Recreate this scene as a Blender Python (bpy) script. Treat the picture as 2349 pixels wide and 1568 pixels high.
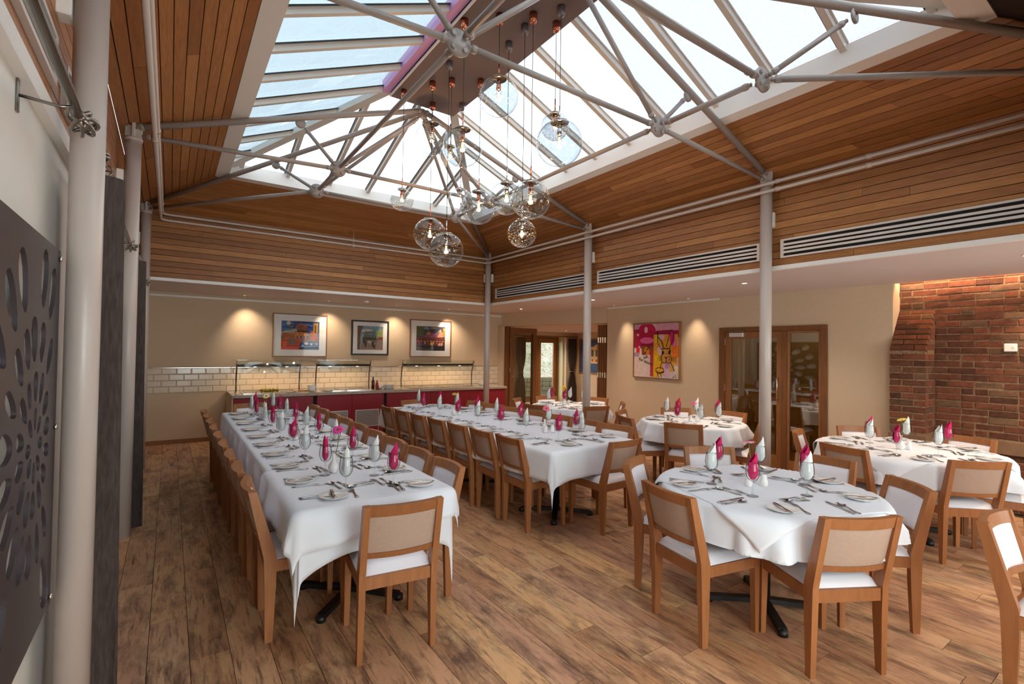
import bpy, math, random
import numpy as np
from mathutils import Vector, Matrix
random.seed(7); PI = math.pi
D = bpy.data; SC = bpy.context.scene
for o in list(D.objects): D.objects.remove(o)
C = SC.collection
# ------------------------------------------------------------------ camera
yaw, pit, rol = -0.60840715, 0.01709201, 0.01553106
fw = Vector((-math.sin(yaw)*math.cos(pit), math.cos(yaw)*math.cos(pit), math.sin(pit)))
rt = Vector((math.cos(yaw), math.sin(yaw), 0)); up = rt.cross(fw)
c_, s_ = math.cos(rol), math.sin(rol)
rt, up = c_*rt+s_*up, -s_*rt+c_*up
cam = D.objects.new('camera', D.cameras.new('camera')); C.objects.link(cam)
cam.matrix_world = Matrix(((rt.x, up.x, -fw.x, 0), (rt.y, up.y, -fw.y, 0), (rt.z, up.z, -fw.z, 1.62), (0, 0, 0, 1)))
cam.data.sensor_width = 36; cam.data.lens = 36*1125.77/2349; cam.data.clip_start = .05; cam.data.clip_end = 200
SC.camera = cam
# ------------------------------------------------------------------ world, light, exposure
SKY = 9.0
PEND, HEAT, DOWN, WASH, COVE = 4, 5, 90, 40, 12     # lamp powers in watts
w = D.worlds.new('sky'); SC.world = w; w.use_nodes = True
bg = w.node_tree.nodes['Background']; bg.inputs[0].default_value = (.84, .93, 1, 1); bg.inputs[1].default_value = SKY
SC.view_settings.view_transform = 'Standard'; SC.view_settings.look = 'None'
SC.view_settings.gamma = 1; SC.view_settings.exposure = 0.24; SC.view_settings.use_curve_mapping = False
SC.cycles.transparent_max_bounces = 20; SC.cycles.max_bounces = 8; SC.cycles.diffuse_bounces = 5; SC.cycles.glossy_bounces = 3
SC.cycles.use_adaptive_sampling = True; SC.cycles.adaptive_threshold = .018; SC.cycles.sample_clamp_indirect = 6; SC.cycles.caustics_reflective = False; SC.cycles.caustics_refractive = False

# ------------------------------------------------------------------ materials
def lin(r, g, b):
    f = lambda c: (c/255/12.92) if c/255 <= .04045 else ((c/255+.055)/1.055)**2.4
    return (f(r), f(g), f(b), 1)
class N:
    def __init__(s, name):
        s.m = D.materials.new(name); s.m.use_nodes = True; s.t = s.m.node_tree; s.t.nodes.clear()
        s.out = s.n('ShaderNodeOutputMaterial')
    def n(s, t, **k):
        x = s.t.nodes.new(t)
        for a, b in k.items(): setattr(x, a, b)
        return x
    def l(s, a, b): s.t.links.new(a, b)
    def bsdf(s, col, rough=.5, metal=0, spec=.5):
        b = s.n('ShaderNodeBsdfPrincipled')
        if isinstance(col, tuple): b.inputs['Base Color'].default_value = col
        else: s.l(col, b.inputs['Base Color'])
        b.inputs['Roughness'].default_value = rough; b.inputs['Metallic'].default_value = metal
        b.inputs['Specular IOR Level'].default_value = spec
        s.l(b.outputs[0], s.out.inputs[0]); s.b = b; return b
    def coord(s, kind='Object', scale=(1, 1, 1), rnd=False):
        tc = s.n('ShaderNodeTexCoord'); mp = s.n('ShaderNodeMapping'); mp.inputs['Scale'].default_value = scale
        src = tc.outputs[kind]
        if rnd:
            oi = s.n('ShaderNodeObjectInfo'); a = s.n('ShaderNodeVectorMath', operation='MULTIPLY_ADD')
            cx = s.n('ShaderNodeCombineXYZ')
            for i in range(3): s.l(oi.outputs['Random'], cx.inputs[i])
            s.l(cx.outputs[0], a.inputs[0]); a.inputs[1].default_value = (37, 53, 71); s.l(src, a.inputs[2]); src = a.outputs[0]
        s.l(src, mp.inputs[0]); return mp.outputs[0]
    def noise(s, vec, scale=5, detail=3, rough=.5, dist=0):
        x = s.n('ShaderNodeTexNoise'); s.l(vec, x.inputs['Vector']); x.inputs['Scale'].default_value = scale
        x.inputs['Detail'].default_value = detail; x.inputs['Roughness'].default_value = rough; x.inputs['Distortion'].default_value = dist
        return x.outputs[0]
    def ramp(s, fac, stops):
        r = s.n('ShaderNodeValToRGB'); s.l(fac, r.inputs[0]); e = r.color_ramp.elements
        while len(e) < len(stops): e.new(.5)
        for i, (p, c) in enumerate(stops): e[i].position = p; e[i].color = c
        return r.outputs[0]
    def mix(s, a, b, fac, mode='MIX'):
        x = s.n('ShaderNodeMix', data_type='RGBA', blend_type=mode)
        for v, i in ((fac, 0), (a, 6), (b, 7)):
            if isinstance(v, (int, float)): x.inputs[i].default_value = v
            elif isinstance(v, tuple): x.inputs[i].default_value = v
            else: s.l(v, x.inputs[i])
        return x.outputs[2]
    def bump(s, h, st=.2, dist=.01):
        x = s.n('ShaderNodeBump'); x.inputs['Strength'].default_value = st; x.inputs['Distance'].default_value = dist
        s.l(h, x.inputs['Height']); s.l(x.outputs[0], s.b.inputs['Normal'])
def plain(name, rgb, rough=.5, metal=0, spec=.5, var=0, vs=8):
    k = N(name); col = lin(*rgb)
    if var:
        v = k.coord(); n = k.noise(v, vs, 3)
        a = tuple(min(1, x*(1+var)) for x in col[:3])+(1,); b = tuple(x*(1-var) for x in col[:3])+(1,)
        k.bsdf(k.ramp(n, [(.3, b), (.7, a)]), rough, metal, spec); k.bump(n, .05)
    else: k.bsdf(col, rough, metal, spec)
    return k.m
def wood(name, stops, scale=(1.2, 14, 14), rough=.45, rv=.25, spec=.4, contrast=.5):
    k = N(name); v = k.coord('Object', scale, True); n = k.noise(v, 4, 5, .6, .6)
    oi = k.n('ShaderNodeObjectInfo'); base = k.ramp(oi.outputs['Random'], stops)
    g = k.ramp(n, [(.3, (1-rv, 1-rv, 1-rv, 1)), (.7, (1+rv*.4, 1+rv*.4, 1+rv*.4, 1))])
    c = k.mix(base, g, 1.0, 'MULTIPLY'); k.bsdf(c, rough, 0, spec); k.bump(n, .12, .003); return k.m
M = {}
M['cladding'] = wood('cedar cladding', [(0, lin(144, 92, 50)), (.3, lin(160, 106, 60)), (.8, lin(168, 113, 65)), (1, lin(188, 132, 80))], (1.5, 16, 16), .42, .3)
M['claddark'] = plain('cladding backing', (34, 20, 13), .9)
M['oak'] = wood('chair oak', [(0, lin(150, 95, 57)), (1, lin(168, 110, 67))], (10, 10, 1.2), .38, .18)
M['dooroak'] = wood('door oak', [(0, lin(138, 92, 54)), (1, lin(158, 108, 66))], (12, 12, 1.2), .4, .25)
M['darkoak'] = wood('frame oak', [(0, lin(112, 72, 44)), (1, lin(128, 84, 50))], (12, 12, 1.2), .45, .25)
k = N('reclaimed floor plank'); v = k.coord('Object', (1, 1, 1), True)
mp = k.n('ShaderNodeMapping'); mp.inputs['Scale'].default_value = (5, 1.5, 1); k.l(v, mp.inputs[0])
blot = k.noise(mp.outputs[0], 1.5, 8, .72, .3); mp2 = k.n('ShaderNodeMapping'); mp2.inputs['Scale'].default_value = (38, 3.2, 1); k.l(v, mp2.inputs[0])
gr = k.noise(mp2.outputs[0], 1.4, 6, .7, .3)
oi = k.n('ShaderNodeObjectInfo'); base = k.ramp(oi.outputs['Random'], [(0, lin(190, 138, 98)), (.2, lin(218, 168, 128)), (.4, lin(196, 146, 112)), (.6, lin(226, 176, 124)), (.8, lin(182, 132, 102)), (1, lin(212, 162, 128))])
mp3 = k.n('ShaderNodeMapping'); mp3.inputs['Scale'].default_value = (5, 1.6, 1); mp3.inputs['Location'].default_value = (3, 9, 0); k.l(v, mp3.inputs[0]); lt = k.noise(mp3.outputs[0], 1.7, 4, .6, .4)
base = k.mix(base, lin(214, 178, 134), k.ramp(lt, [(.5, (0, 0, 0, 1)), (.7, (.8, .8, .8, 1))]))
c = k.mix(base, lin(98, 64, 50), k.ramp(blot, [(.47, (0, 0, 0, 1)), (.66, (.85, .85, .85, 1))]))
c = k.mix(c, lin(70, 42, 30), k.ramp(gr, [(.52, (0, 0, 0, 1)), (.68, (.75, .75, .75, 1))]))
k.bsdf(c, .42, 0, .4); k.bump(gr, .08, .003); M['floor'] = k.m
M['subfloor'] = plain('plank joint', (60, 40, 28), .8)
M['wallcream'] = plain('cream plaster', (206, 184, 156), .75, 0, .3, .02, 30)
M['wallwhite'] = plain('white painted wall', (225, 222, 214), .6, 0, .3)
M['soffit'] = plain('soffit paint', (214, 200, 196), .7, 0, .3)
M['white'] = plain('white paint', (238, 236, 232), .45)
M['steel'] = plain('cream steel in backlit tone', (146, 135, 129), .32, 0, .5)  # roof steel: shade against the bright sky put into the paint colour
M['litsteel'] = plain('cream steel in lit tone', (196, 183, 175), .32, 0, .5)  # lighter copy of the same paint for lit columns and pipes
M['bar'] = plain('glazing bar aluminium', (206, 200, 192), .4)
M['gasket'] = plain('black gasket', (28, 34, 38), .5)
M['lilac'] = plain('lilac ridge beam', (206, 150, 200), .5)
M['boxgrey'] = plain('ridge box paint', (118, 104, 103), .7, 0, .3)
M['black'] = plain('black metal', (22, 20, 20), .45)
M['void'] = plain('dark slot', (14, 12, 14), .8)
M['grille'] = plain('grille aluminium', (214, 208, 204), .4, .2)
M['fret'] = plain('fretwork board', (60, 52, 56), .38, 0, .5)
M['chrome'] = plain('chrome', (225, 222, 220), .12, 1)
M['pewter'] = plain('brushed pewter', (150, 146, 140), .25, 1)
M['cutlery'] = plain('stainless cutlery', (190, 188, 188), .16, 1)
M['copper'] = plain('copper', (214, 130, 100), .2, 1)
M['greycan'] = plain('grey canopy', (120, 112, 112), .35, .5)
M['cable'] = plain('black cable', (20, 18, 18), .6)
M['leather'] = plain('white leather', (232, 230, 236), .42, 0, .5)
M['beige'] = plain('beige upholstery', (176, 152, 136), .8, 0, .2, .03, 60)
k = N('white linen'); v = k.coord('Object', (1, 1, 1)); n = k.noise(v, 2.5, 4, .5)
k.bsdf(k.ramp(n, [(.2, lin(226, 231, 240)), (.8, lin(236, 240, 246))]), .8, 0, .2)
wv = k.noise(k.coord('Object', (300, 300, 300)), 1, 1); k.bump(wv, .05, .002); M['linen'] = k.m
M['pink'] = plain('magenta paper', (196, 32, 92), .75, 0, .2)
M['red'] = plain('red paper', (190, 30, 60), .75, 0, .2)
M['paper'] = plain('white paper', (238, 240, 238), .8, 0, .2)
M['china'] = plain('white china', (240, 238, 236), .18, 0, .6)
M['stem'] = plain('green stem', (96, 122, 60), .6)
M['petpink'] = plain('magenta petal', (232, 60, 160), .6); M['petcream'] = plain('cream petal', (250, 232, 170), .6)
M['petyellow'] = plain('yellow petal', (238, 214, 90), .6); M['petrose'] = plain('rose petal', (240, 110, 140), .6); M['petpale'] = plain('pale pink petal', (246, 170, 180), .6)
M['petgold'] = plain('golden petal', (240, 196, 40), .6); M['heart'] = plain('flower heart', (120, 90, 30), .8)
M['counterred'] = plain('red laminate', (140, 30, 44), .45, 0, .4, .03, 40)
k = N('granite worktop'); v = k.coord('Object', (1, 1, 1)); n = k.noise(v, 60, 3, .7); k.bsdf(k.ramp(n, [(.35, lin(120, 104, 90)), (.5, lin(176, 164, 150)), (.7, lin(200, 190, 178))]), .22, 0, .5); M['granite'] = k.m
M['tile'] = plain('cream glazed tile', (224, 210, 190), .12, 0, .6)
M['grout'] = plain('grout', (168, 148, 122), .8)
k = N('old brick'); v = k.coord('Object', (1, 1, 1), True); n = k.noise(v, 14, 5, .7)
oi = k.n('ShaderNodeObjectInfo'); base = k.ramp(oi.outputs['Random'], [(0, lin(84, 58, 46)), (.3, lin(112, 72, 56)), (.6, lin(130, 80, 60)), (.85, lin(104, 80, 62)), (1, lin(130, 100, 78))])
k.bsdf(k.mix(base, k.ramp(n, [(.3, (.6, .6, .6, 1)), (.7, (1.1, 1.1, 1.1, 1))]), 1.0, 'MULTIPLY'), .9, 0, .15); k.bump(n, .6, .01); M['brick'] = k.m
k = N('lime mortar'); v = k.coord('Object', (1, 1, 1)); n = k.noise(v, 30, 4, .7); k.bsdf(k.ramp(n, [(.3, lin(112, 88, 66)), (.7, lin(164, 136, 106))]), .95, 0, .1); k.bump(n, .8, .01); M['mortar'] = k.m
M['stone'] = plain('stone sill', (132, 104, 80), .9, 0, .2, .12, 10)
k = N('charcoal curtain'); v = k.coord('Object', (90, 90, 14)); n = k.noise(v, 1, 2); k.bsdf(k.ramp(n, [(.3, lin(62, 53, 50)), (.7, lin(80, 70, 66))]), .9, 0, .2); M['curtain'] = k.m
M['olive'] = plain('ochre corridor wall', (196, 168, 100), .8)
M['greenwall'] = plain('pale green plaster', (206, 200, 160), .8)
M['leaf'] = plain('garden leaf', (66, 84, 26), .7, 0, .3, .3, 9); M['bank'] = plain('pale leaf litter', (104, 96, 86), .9, 0, .2, .35, 16)
M['gstone'] = plain('garden stone', (78, 72, 54), .9, 0, .2, .25, 12)
M['fruit'] = plain('yellow fruit', (170, 146, 40), .5); M['bottle'] = plain('brown sauce bottle', (60, 22, 16), .2); M['sauce'] = plain('red sauce bottle', (150, 40, 30), .3)
def emit(name, rgb, s):
    k = N(name); e = k.n('ShaderNodeEmission'); e.inputs[0].default_value = rgb; e.inputs[1].default_value = s; k.l(e.outputs[0], k.out.inputs[0]); return k.m
M['filament'] = emit('glowing filament', (1, .42, .12, 1), 40); M['lamp'] = emit('lit lamp', (1, .8, .55, 1), 14)
M['coveled'] = emit('cove light strip', (1, .45, .12, 1), 4)
def glass(name, tint=(1, 1, 1, 1), frost=0, ior=1.45, gl=1.0, bubbles=0, diff=0, rim=0, rs=.6):
    k = N(name); t = k.n('ShaderNodeBsdfTransparent'); t.inputs[0].default_value = tint
    g = k.n('ShaderNodeBsdfGlossy'); g.inputs['Roughness'].default_value = .02; g.inputs[0].default_value = (gl, gl, gl, 1)
    lw0 = k.n('ShaderNodeLayerWeight'); lw0.inputs[0].default_value = .5; pw = k.n('ShaderNodeMath', operation='POWER'); k.l(lw0.outputs['Facing'], pw.inputs[0]); pw.inputs[1].default_value = 4.5
    f0 = ((ior-1)/(ior+1))**2; f = k.n('ShaderNodeMath', operation='MULTIPLY_ADD'); k.l(pw.outputs[0], f.inputs[0]); f.inputs[1].default_value = (1-f0)*.7; f.inputs[2].default_value = f0
    m = k.n('ShaderNodeMixShader'); k.l(f.outputs[0], m.inputs[0]); k.l(t.outputs[0], m.inputs[1]); k.l(g.outputs[0], m.inputs[2]); o = m.outputs[0]
    if rim:   # thick edge of blown glass
        lw = k.n('ShaderNodeLayerWeight'); lw.inputs[0].default_value = .5
        r = k.ramp(lw.outputs['Facing'], [(rs, tint), (1, (rim*.92, rim*.97, rim, 1))]); k.l(r, t.inputs[0])
    if bubbles:
        v = k.coord('Object', (1, 1, 1)); n = k.noise(v, 130, 2, .5); n2 = k.noise(v, 6, 2)
        a = k.ramp(n, [(.6, (0, 0, 0, 1)), (.68, (1, 1, 1, 1))]); b = k.ramp(n2, [(.4, (.1, .1, .1, 1)), (.65, (1, 1, 1, 1))])
        mm = k.mix(a, b, 1.0, 'MULTIPLY'); mu = k.n('ShaderNodeMath', operation='MULTIPLY'); k.l(mm, mu.inputs[0]); mu.inputs[1].default_value = bubbles
        dd = k.n('ShaderNodeBsdfTranslucent'); dd.inputs[0].default_value = (.85, .9, .95, 1)
        m2 = k.n('ShaderNodeMixShader'); k.l(mu.outputs[0], m2.inputs[0]); k.l(o, m2.inputs[1]); k.l(dd.outputs[0], m2.inputs[2]); o = m2.outputs[0]
    if diff:
        dd = k.n('ShaderNodeBsdfTranslucent'); dd.inputs[0].default_value = tint
        m3 = k.n('ShaderNodeMixShader'); m3.inputs[0].default_value = diff; k.l(o, m3.inputs[1]); k.l(dd.outputs[0], m3.inputs[2]); o = m3.outputs[0]
    k.l(o, k.out.inputs[0]); return k.m
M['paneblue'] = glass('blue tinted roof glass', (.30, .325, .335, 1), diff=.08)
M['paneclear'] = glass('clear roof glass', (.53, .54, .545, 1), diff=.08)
def frosted(nm='obscured glass in dim sky tone', c0=(.20, .20, .205, 1), c1=(.27, .27, .28, 1)):
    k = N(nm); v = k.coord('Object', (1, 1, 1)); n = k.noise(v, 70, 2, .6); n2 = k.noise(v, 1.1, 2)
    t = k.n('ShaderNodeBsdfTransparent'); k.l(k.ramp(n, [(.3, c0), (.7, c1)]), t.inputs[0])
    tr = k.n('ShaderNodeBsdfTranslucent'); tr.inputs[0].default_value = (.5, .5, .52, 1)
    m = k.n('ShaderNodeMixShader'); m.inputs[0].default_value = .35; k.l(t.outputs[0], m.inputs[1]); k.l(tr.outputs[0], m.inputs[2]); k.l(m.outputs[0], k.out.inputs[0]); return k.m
M['panedimsky'] = frosted()  # near panes: duller sky brightness put into the glass tint
M['globe'] = glass('blown seeded glass', (.74, .785, .81, 1), bubbles=.7, ior=1.55, rim=.35)
M['goblet'] = glass('wine glass', (.95, .96, .965, 1), ior=1.35, rim=.12, rs=.5)
M['bulb'] = glass('bulb glass', (1, .93, .8, 1), ior=1.3, rim=.75)
M['window'] = glass('window glass', (.93, .95, .92, 1), ior=1.6)
M['doorglass'] = glass('door glass', (.72, .70, .62, 1), ior=2.5)
M['pictureglass'] = glass('picture glass', (.99, .99, .99, 1), ior=1.2)
M['shelfglass'] = glass('gantry glass', (.9, .93, .92, 1), ior=1.5)

# ------------------------------------------------------------------ mesh helpers
class MB:
    def __init__(s): s.v = []; s.f = []; s.sm = []
    def add(s, vs, fs, smooth=False):
        b = len(s.v); s.v += [tuple(p) for p in vs]; s.f += [tuple(b+i for i in q) for q in fs]; s.sm += [smooth]*len(fs); return s
    def box(s, x0, x1, y0, y1, z0, z1, m=None):
        vs = [Vector((x, y, z)) for x in (x0, x1) for y in (y0, y1) for z in (z0, z1)]
        if m: vs = [m @ p for p in vs]
        return s.add(vs, [(0, 1, 3, 2), (4, 6, 7, 5), (0, 4, 5, 1), (2, 3, 7, 6), (0, 2, 6, 4), (1, 5, 7, 3)])
    def bbox(s, x0, x1, y0, y1, z0, z1, b=.004, m=None):     # bevelled box: chamfered in xy section and z
        a = [(x0+b, y0), (x1-b, y0), (x1, y0+b), (x1, y1-b), (x1-b, y1), (x0+b, y1), (x0, y1-b), (x0, y0+b)]
        c = [(x0+b, y0+b), (x1-b, y0+b), (x1-b, y0+b), (x1-b, y1-b), (x1-b, y1-b), (x0+b, y1-b), (x0+b, y1-b), (x0+b, y0+b)]
        vs = [Vector((p[0], p[1], z0)) for p in c]+[Vector((p[0], p[1], z0+b)) for p in a]+[Vector((p[0], p[1], z1-b)) for p in a]+[Vector((p[0], p[1], z1)) for p in c]
        if m: vs = [m @ p for p in vs]
        fs = [tuple(range(7, -1, -1)), tuple(range(24, 32))]
        for r in range(3): fs += [(r*8+i, r*8+(i+1) % 8, r*8+8+(i+1) % 8, r*8+8+i) for i in range(8)]
        return s.add(vs, fs)
    def hexa(s, p): return s.add(p, [(0, 3, 2, 1), (4, 5, 6, 7), (0, 1, 5, 4), (1, 2, 6, 5), (2, 3, 7, 6), (3, 0, 4, 7)])
    def beam(s, a, b, wd, ht, upv=(0, 0, 1)):   # rectangular bar from a to b
        a, b = Vector(a), Vector(b); d = (b-a).normalized(); sd = d.cross(Vector(upv)).normalized(); u = sd.cross(d)
        p = [q+sd*(i*wd/2)+u*(j*ht/2) for q in (a, b) for i, j in ((-1, -1), (1, -1), (1, 1), (-1, 1))]
        return s.hexa(p)
    def tube(s, pts, r, n=8, caps=True, smooth=True):
        pts = [Vector(p) for p in pts]; rs = r if isinstance(r, (list, tuple)) else [r]*len(pts)
        vs = []; prev = None
        for i, p in enumerate(pts):
            d = (pts[min(i+1, len(pts)-1)]-pts[max(i-1, 0)]).normalized()
            if prev is None: u = d.orthogonal().normalized()
            else: u = (prev-d*prev.dot(d)).normalized()
            prev = u; wv = d.cross(u)
            vs += [p+(u*math.cos(2*PI*k/n)+wv*math.sin(2*PI*k/n))*rs[i] for k in range(n)]
        fs = [(i*n+k, i*n+(k+1) % n, (i+1)*n+(k+1) % n, (i+1)*n+k) for i in range(len(pts)-1) for k in range(n)]
        s.add(vs, fs, smooth)
        if caps: b = len(s.v)-len(vs); s.f += [tuple(b+k for k in range(n-1, -1, -1)), tuple(b+(len(pts)-1)*n+k for k in range(n))]; s.sm += [False, False]
        return s
    def lathe(s, prof, n=16, c=(0, 0, 0), smooth=True, m=None):
        vs = []
        for r, z in prof: vs += [Vector((c[0]+r*math.cos(2*PI*k/n), c[1]+r*math.sin(2*PI*k/n), c[2]+z)) for k in range(n)]
        if m: vs = [m @ p for p in vs]
        return s.add(vs, [(i*n+k, i*n+(k+1) % n, (i+1)*n+(k+1) % n, (i+1)*n+k) for i in range(len(prof)-1) for k in range(n)], smooth)
    def prism(s, poly, z0, z1, m=None):
        n = len(poly); vs = [Vector((x, y, z)) for z in (z0, z1) for x, y in poly]
        if m: vs = [m @ p for p in vs]
        return s.add(vs, [tuple(range(n-1, -1, -1)), tuple(range(n, 2*n))]+[(i, (i+1) % n, n+(i+1) % n, n+i) for i in range(n)])
    def mesh(s, name):
        me = D.meshes.new(name); me.from_pydata(s.v, [], s.f)
        me.polygons.foreach_set('use_smooth', s.sm); me.update(); return me
def tag(o, label=None, cat=None, group=None, kind=None):
    for a, b in (('label', label), ('category', cat), ('group', group), ('kind', kind)):
        if b: o[a] = b
    return o
def obj(name, mb, mat, parent=None, loc=None, rz=0):
    me = mb.mesh(name) if isinstance(mb, MB) else mb
    if mat and not me.materials: me.materials.append(M[mat] if isinstance(mat, str) else mat)
    o = D.objects.new(name, me); C.objects.link(o)
    if parent: o.parent = parent
    if loc: o.location = loc
    if rz: o.rotation_euler = (0, 0, rz)
    return o
def empty(name, loc=(0, 0, 0), rz=0, parent=None):
    o = D.objects.new(name, None); C.objects.link(o); o.location = loc; o.rotation_euler = (0, 0, rz); o.empty_display_size = .1
    if parent: o.parent = parent
    return o
def struct(name, mb=None, mat=None, label=None):
    o = obj(name, mb, mat) if mb else empty(name)
    return tag(o, label, None, None, 'structure')
def box(*a, **k): return MB().box(*a, **k)
def copy_tree(o, parent=None):
    c = o.copy(); C.objects.link(c)
    if parent: c.parent = parent
    for ch in o.children: copy_tree(ch, c)
    return c
# ================================================================== SETTING
XL, XR, YB, YN = -.42, 7.05, 9.81, -1.7
YC = [.12, 2.65, 5.28, 8.05]; CX = (-.295, 5.02)
# ---- floor planks (run along the room)
floor = struct('floor', box(-.6, 11.2, YN, 12.6, -.06, -.012), 'subfloor')
def vis(x, y):
    p = Vector((x, y, 0))-cam.location; d = p.dot(fw)
    return d > .6 and abs(p.dot(rt)/d) < 1.15 and p.dot(up)/d > -.85
pm = {L: MB().box(-.0885, .0885, 0, L, -.012, 0).mesh('plank') for L in (1.2,)}
pl = []; PW = .18
for i in range(int((11.0-XL)/PW)+1):
    x = XL+.09+i*PW; y = YN-random.random()*1.2
    while y < 12.3:
        if not (x > 7.1 and y < 6.3) and not (y > 9.9 and x < 6.4): pl.append((x, y))
        y += 1.203
pl.sort(key=lambda p: (0 if vis(p[0], p[1]+.6) or vis(p[0], p[1]+1.2) else 1, math.hypot(p[0], p[1]+.6)))
rest = MB()
for i, (x, y) in enumerate(pl):
    if i < 290: obj('plank', pm[1.2], 'floor', floor, (x, y, 0))
    else: rest.box(x-.0885, x+.0885, y, y+1.2, -.012, 0)
tag(obj('distant_planks', rest, 'floor', floor), kind='stuff')
# ---- walls
wl = struct('wall_left', box(XL-.12, XL, YN, YB, 0, 3.5), 'wallwhite')
wb = struct('wall_back', box(XL, 6.55, YB, YB+.15, 0, 2.6), 'wallcream')
wf = struct('wall_front', MB().box(XL, .2, YN-.1, YN, 0, 2.6).box(6.6, XR+.5, YN-.1, YN, 0, 2.6).box(.2, 2.38, YN-.1, YN, 0, .25).box(.2, 2.38, YN-.1, YN, 2.4, 2.6).box(2.38, 4.4, YN-.1, YN, 0, 2.6).box(4.4, 6.6, YN-.1, YN, 0, .9).box(4.4, 6.6, YN-.1, YN, 2.2, 2.6), 'wallcream')
wnf = struct('window_5'); obj('frame', MB().box(.2, .27, YN-.08, YN-.02, .25, 2.4).box(2.3, 2.38, YN-.08, YN-.02, .25, 2.4).box(4.4, 4.48, YN-.08, YN-.02, .9, 2.2).box(6.53, 6.6, YN-.08, YN-.02, .9, 2.2), 'white', wnf)  # window added behind the camera to let in fill light
for q, z0, z1 in ((.27, .25, 2.4), (4.48, .9, 2.2)): obj('pane', box(q, q+2.04, YN-.055, YN-.045, z0, z1), 'window', wnf)
wr = struct('wall_right')
obj('plaster', MB().box(XR, XR+.15, 4.43, 6.85, 0, 2.6).box(XR, XR+.15, 2.2, 2.9, 0, 2.6).box(XR, XR+.15, 2.9, 4.43, 2.02, 2.6).box(7.5, 7.65, YN, 2.2, 0, 2.6).box(XR+.15, 7.5, 2.2, 2.3, 0, 2.6), 'wallcream', wr)
# oblique wall above and beside the folding-door opening
A, B = Vector((6.52, 9.81, 0)), Vector((7.07, 6.85, 0)); ab = (B-A).normalized(); nb = Vector((ab.y, -ab.x, 0)); LAB = (B-A).length
MA = Matrix(((ab.x, -nb.x, 0, A.x), (ab.y, -nb.y, 0, A.y), (0, 0, 1, 0), (0, 0, 0, 1)))     # local x along opening, y outward (+x side)
if (MA @ Vector((0, 1, 0))-A).x < 0: MA = Matrix(((ab.x, nb.x, 0, A.x), (ab.y, nb.y, 0, A.y), (0, 0, 1, 0), (0, 0, 0, 1)))
obj('door_head', MB().box(0, LAB, 0, .3, 2.19, 2.6, MA), 'wallcream', wr)
obj('jamb', MB().box(-.02, .13, -.10, .3, 0, 2.19, MA), 'wallcream', wr)
# far room shell
fr = struct('wall_far_room')
obj('plaster', MB().box(6.3, 8.75, 12.0, 12.12, 0, 2.3).box(10.5, 11.0, 12.0, 12.12, 0, 2.3).box(8.75, 10.5, 12.0, 12.12, 2.1, 2.3).box(6.25, 6.4, 9.97, 12, 0, 2.3), 'wallcream', fr)
obj('side_plaster', MB().box(10.9, 11.0, 6.2, 12.0, 0, 2.3).box(7.35, 10.9, 6.1, 6.2, 0, 2.3), 'wallcream', fr)
obj('reveal', MB().box(10.45, 10.55, 12.12, 12.5, 0, 2.1).box(8.70, 8.80, 12.12, 12.5, 0, 2.1).box(8.7, 10.55, 12.12, 12.5, 2.08, 2.16), 'greenwall', fr)
struct('ceiling_far_room', MB().prism([(6.58, 9.97), (7.2, 6.86), (7.2, 6.1), (11.0, 6.1), (11.0, 12.6), (6.3, 12.6), (6.3, 9.97)], 2.22, 2.32), 'soffit')
# corridor behind glazed door
cr = struct('wall_corridor'); obj('plaster', MB().box(XR+.15, 8.9, 4.75, 4.85, 0, 2.6).box(XR+.15, 8.9, 2.35, 2.45, 0, 2.6).box(8.8, 8.9, 2.4, 4.8, 0, 2.6), 'olive', cr)
obj('corridor_ceiling', box(XR, 8.9, 2.3, 4.85, 2.5, 2.6), 'soffit', cr); obj('corridor_floor', box(XR+.01, 8.9, 2.3, 4.85, -.05, -.001), 'floor', cr)
# ---- ceiling: soffits, cedar cladding
ceil = struct('ceiling')
obj('soffit', MB().box(5.12, XR, .02, YB, 2.49, 2.53).box(XR, 7.12, 6.85, 9.81, 2.49, 2.53).box(XR, 7.12, YN, 2.2, 2.49, 2.53).box(XL, 5.12, 8.15, YB, 2.49, 2.53).box(XL, XR, YN, .02, 2.49, 2.53), 'soffit', ceil)
obj('backing', MB().box(5.138, 5.2, .0, 8.2, 2.53, 3.5).box(XL, 5.2, 8.168, 8.25, 2.53, 3.5).box(XL, 5.2, -.08, .0, 2.53, 3.5), 'claddark', ceil)
ZW, ZF = 3.45, 3.80
OUT = (.426, 4.295, .79, 7.35); INN = (.57, 4.14, .95, 7.20); PAN = (-.40, 5.12, .02, 8.15)
sb = MB(); th = .06
def ring(r, z): return [Vector((r[0], r[2], z)), Vector((r[1], r[2], z)), Vector((r[1], r[3], z)), Vector((r[0], r[3], z))]
a, b = ring(PAN, ZW), ring(OUT, ZF)
for i in range(4):
    j = (i+1) % 4; sb.hexa([a[i]+Vector((0, 0, .012)), a[j]+Vector((0, 0, .012)), b[j]+Vector((0, 0, .012)), b[i]+Vector((0, 0, .012)), a[i]+Vector((0, 0, .1)), a[j]+Vector((0, 0, .1)), b[j]+Vector((0, 0, .2)), b[i]+Vector((0, 0, .2))])
obj('slope_backing', sb, 'claddark', ceil)
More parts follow.
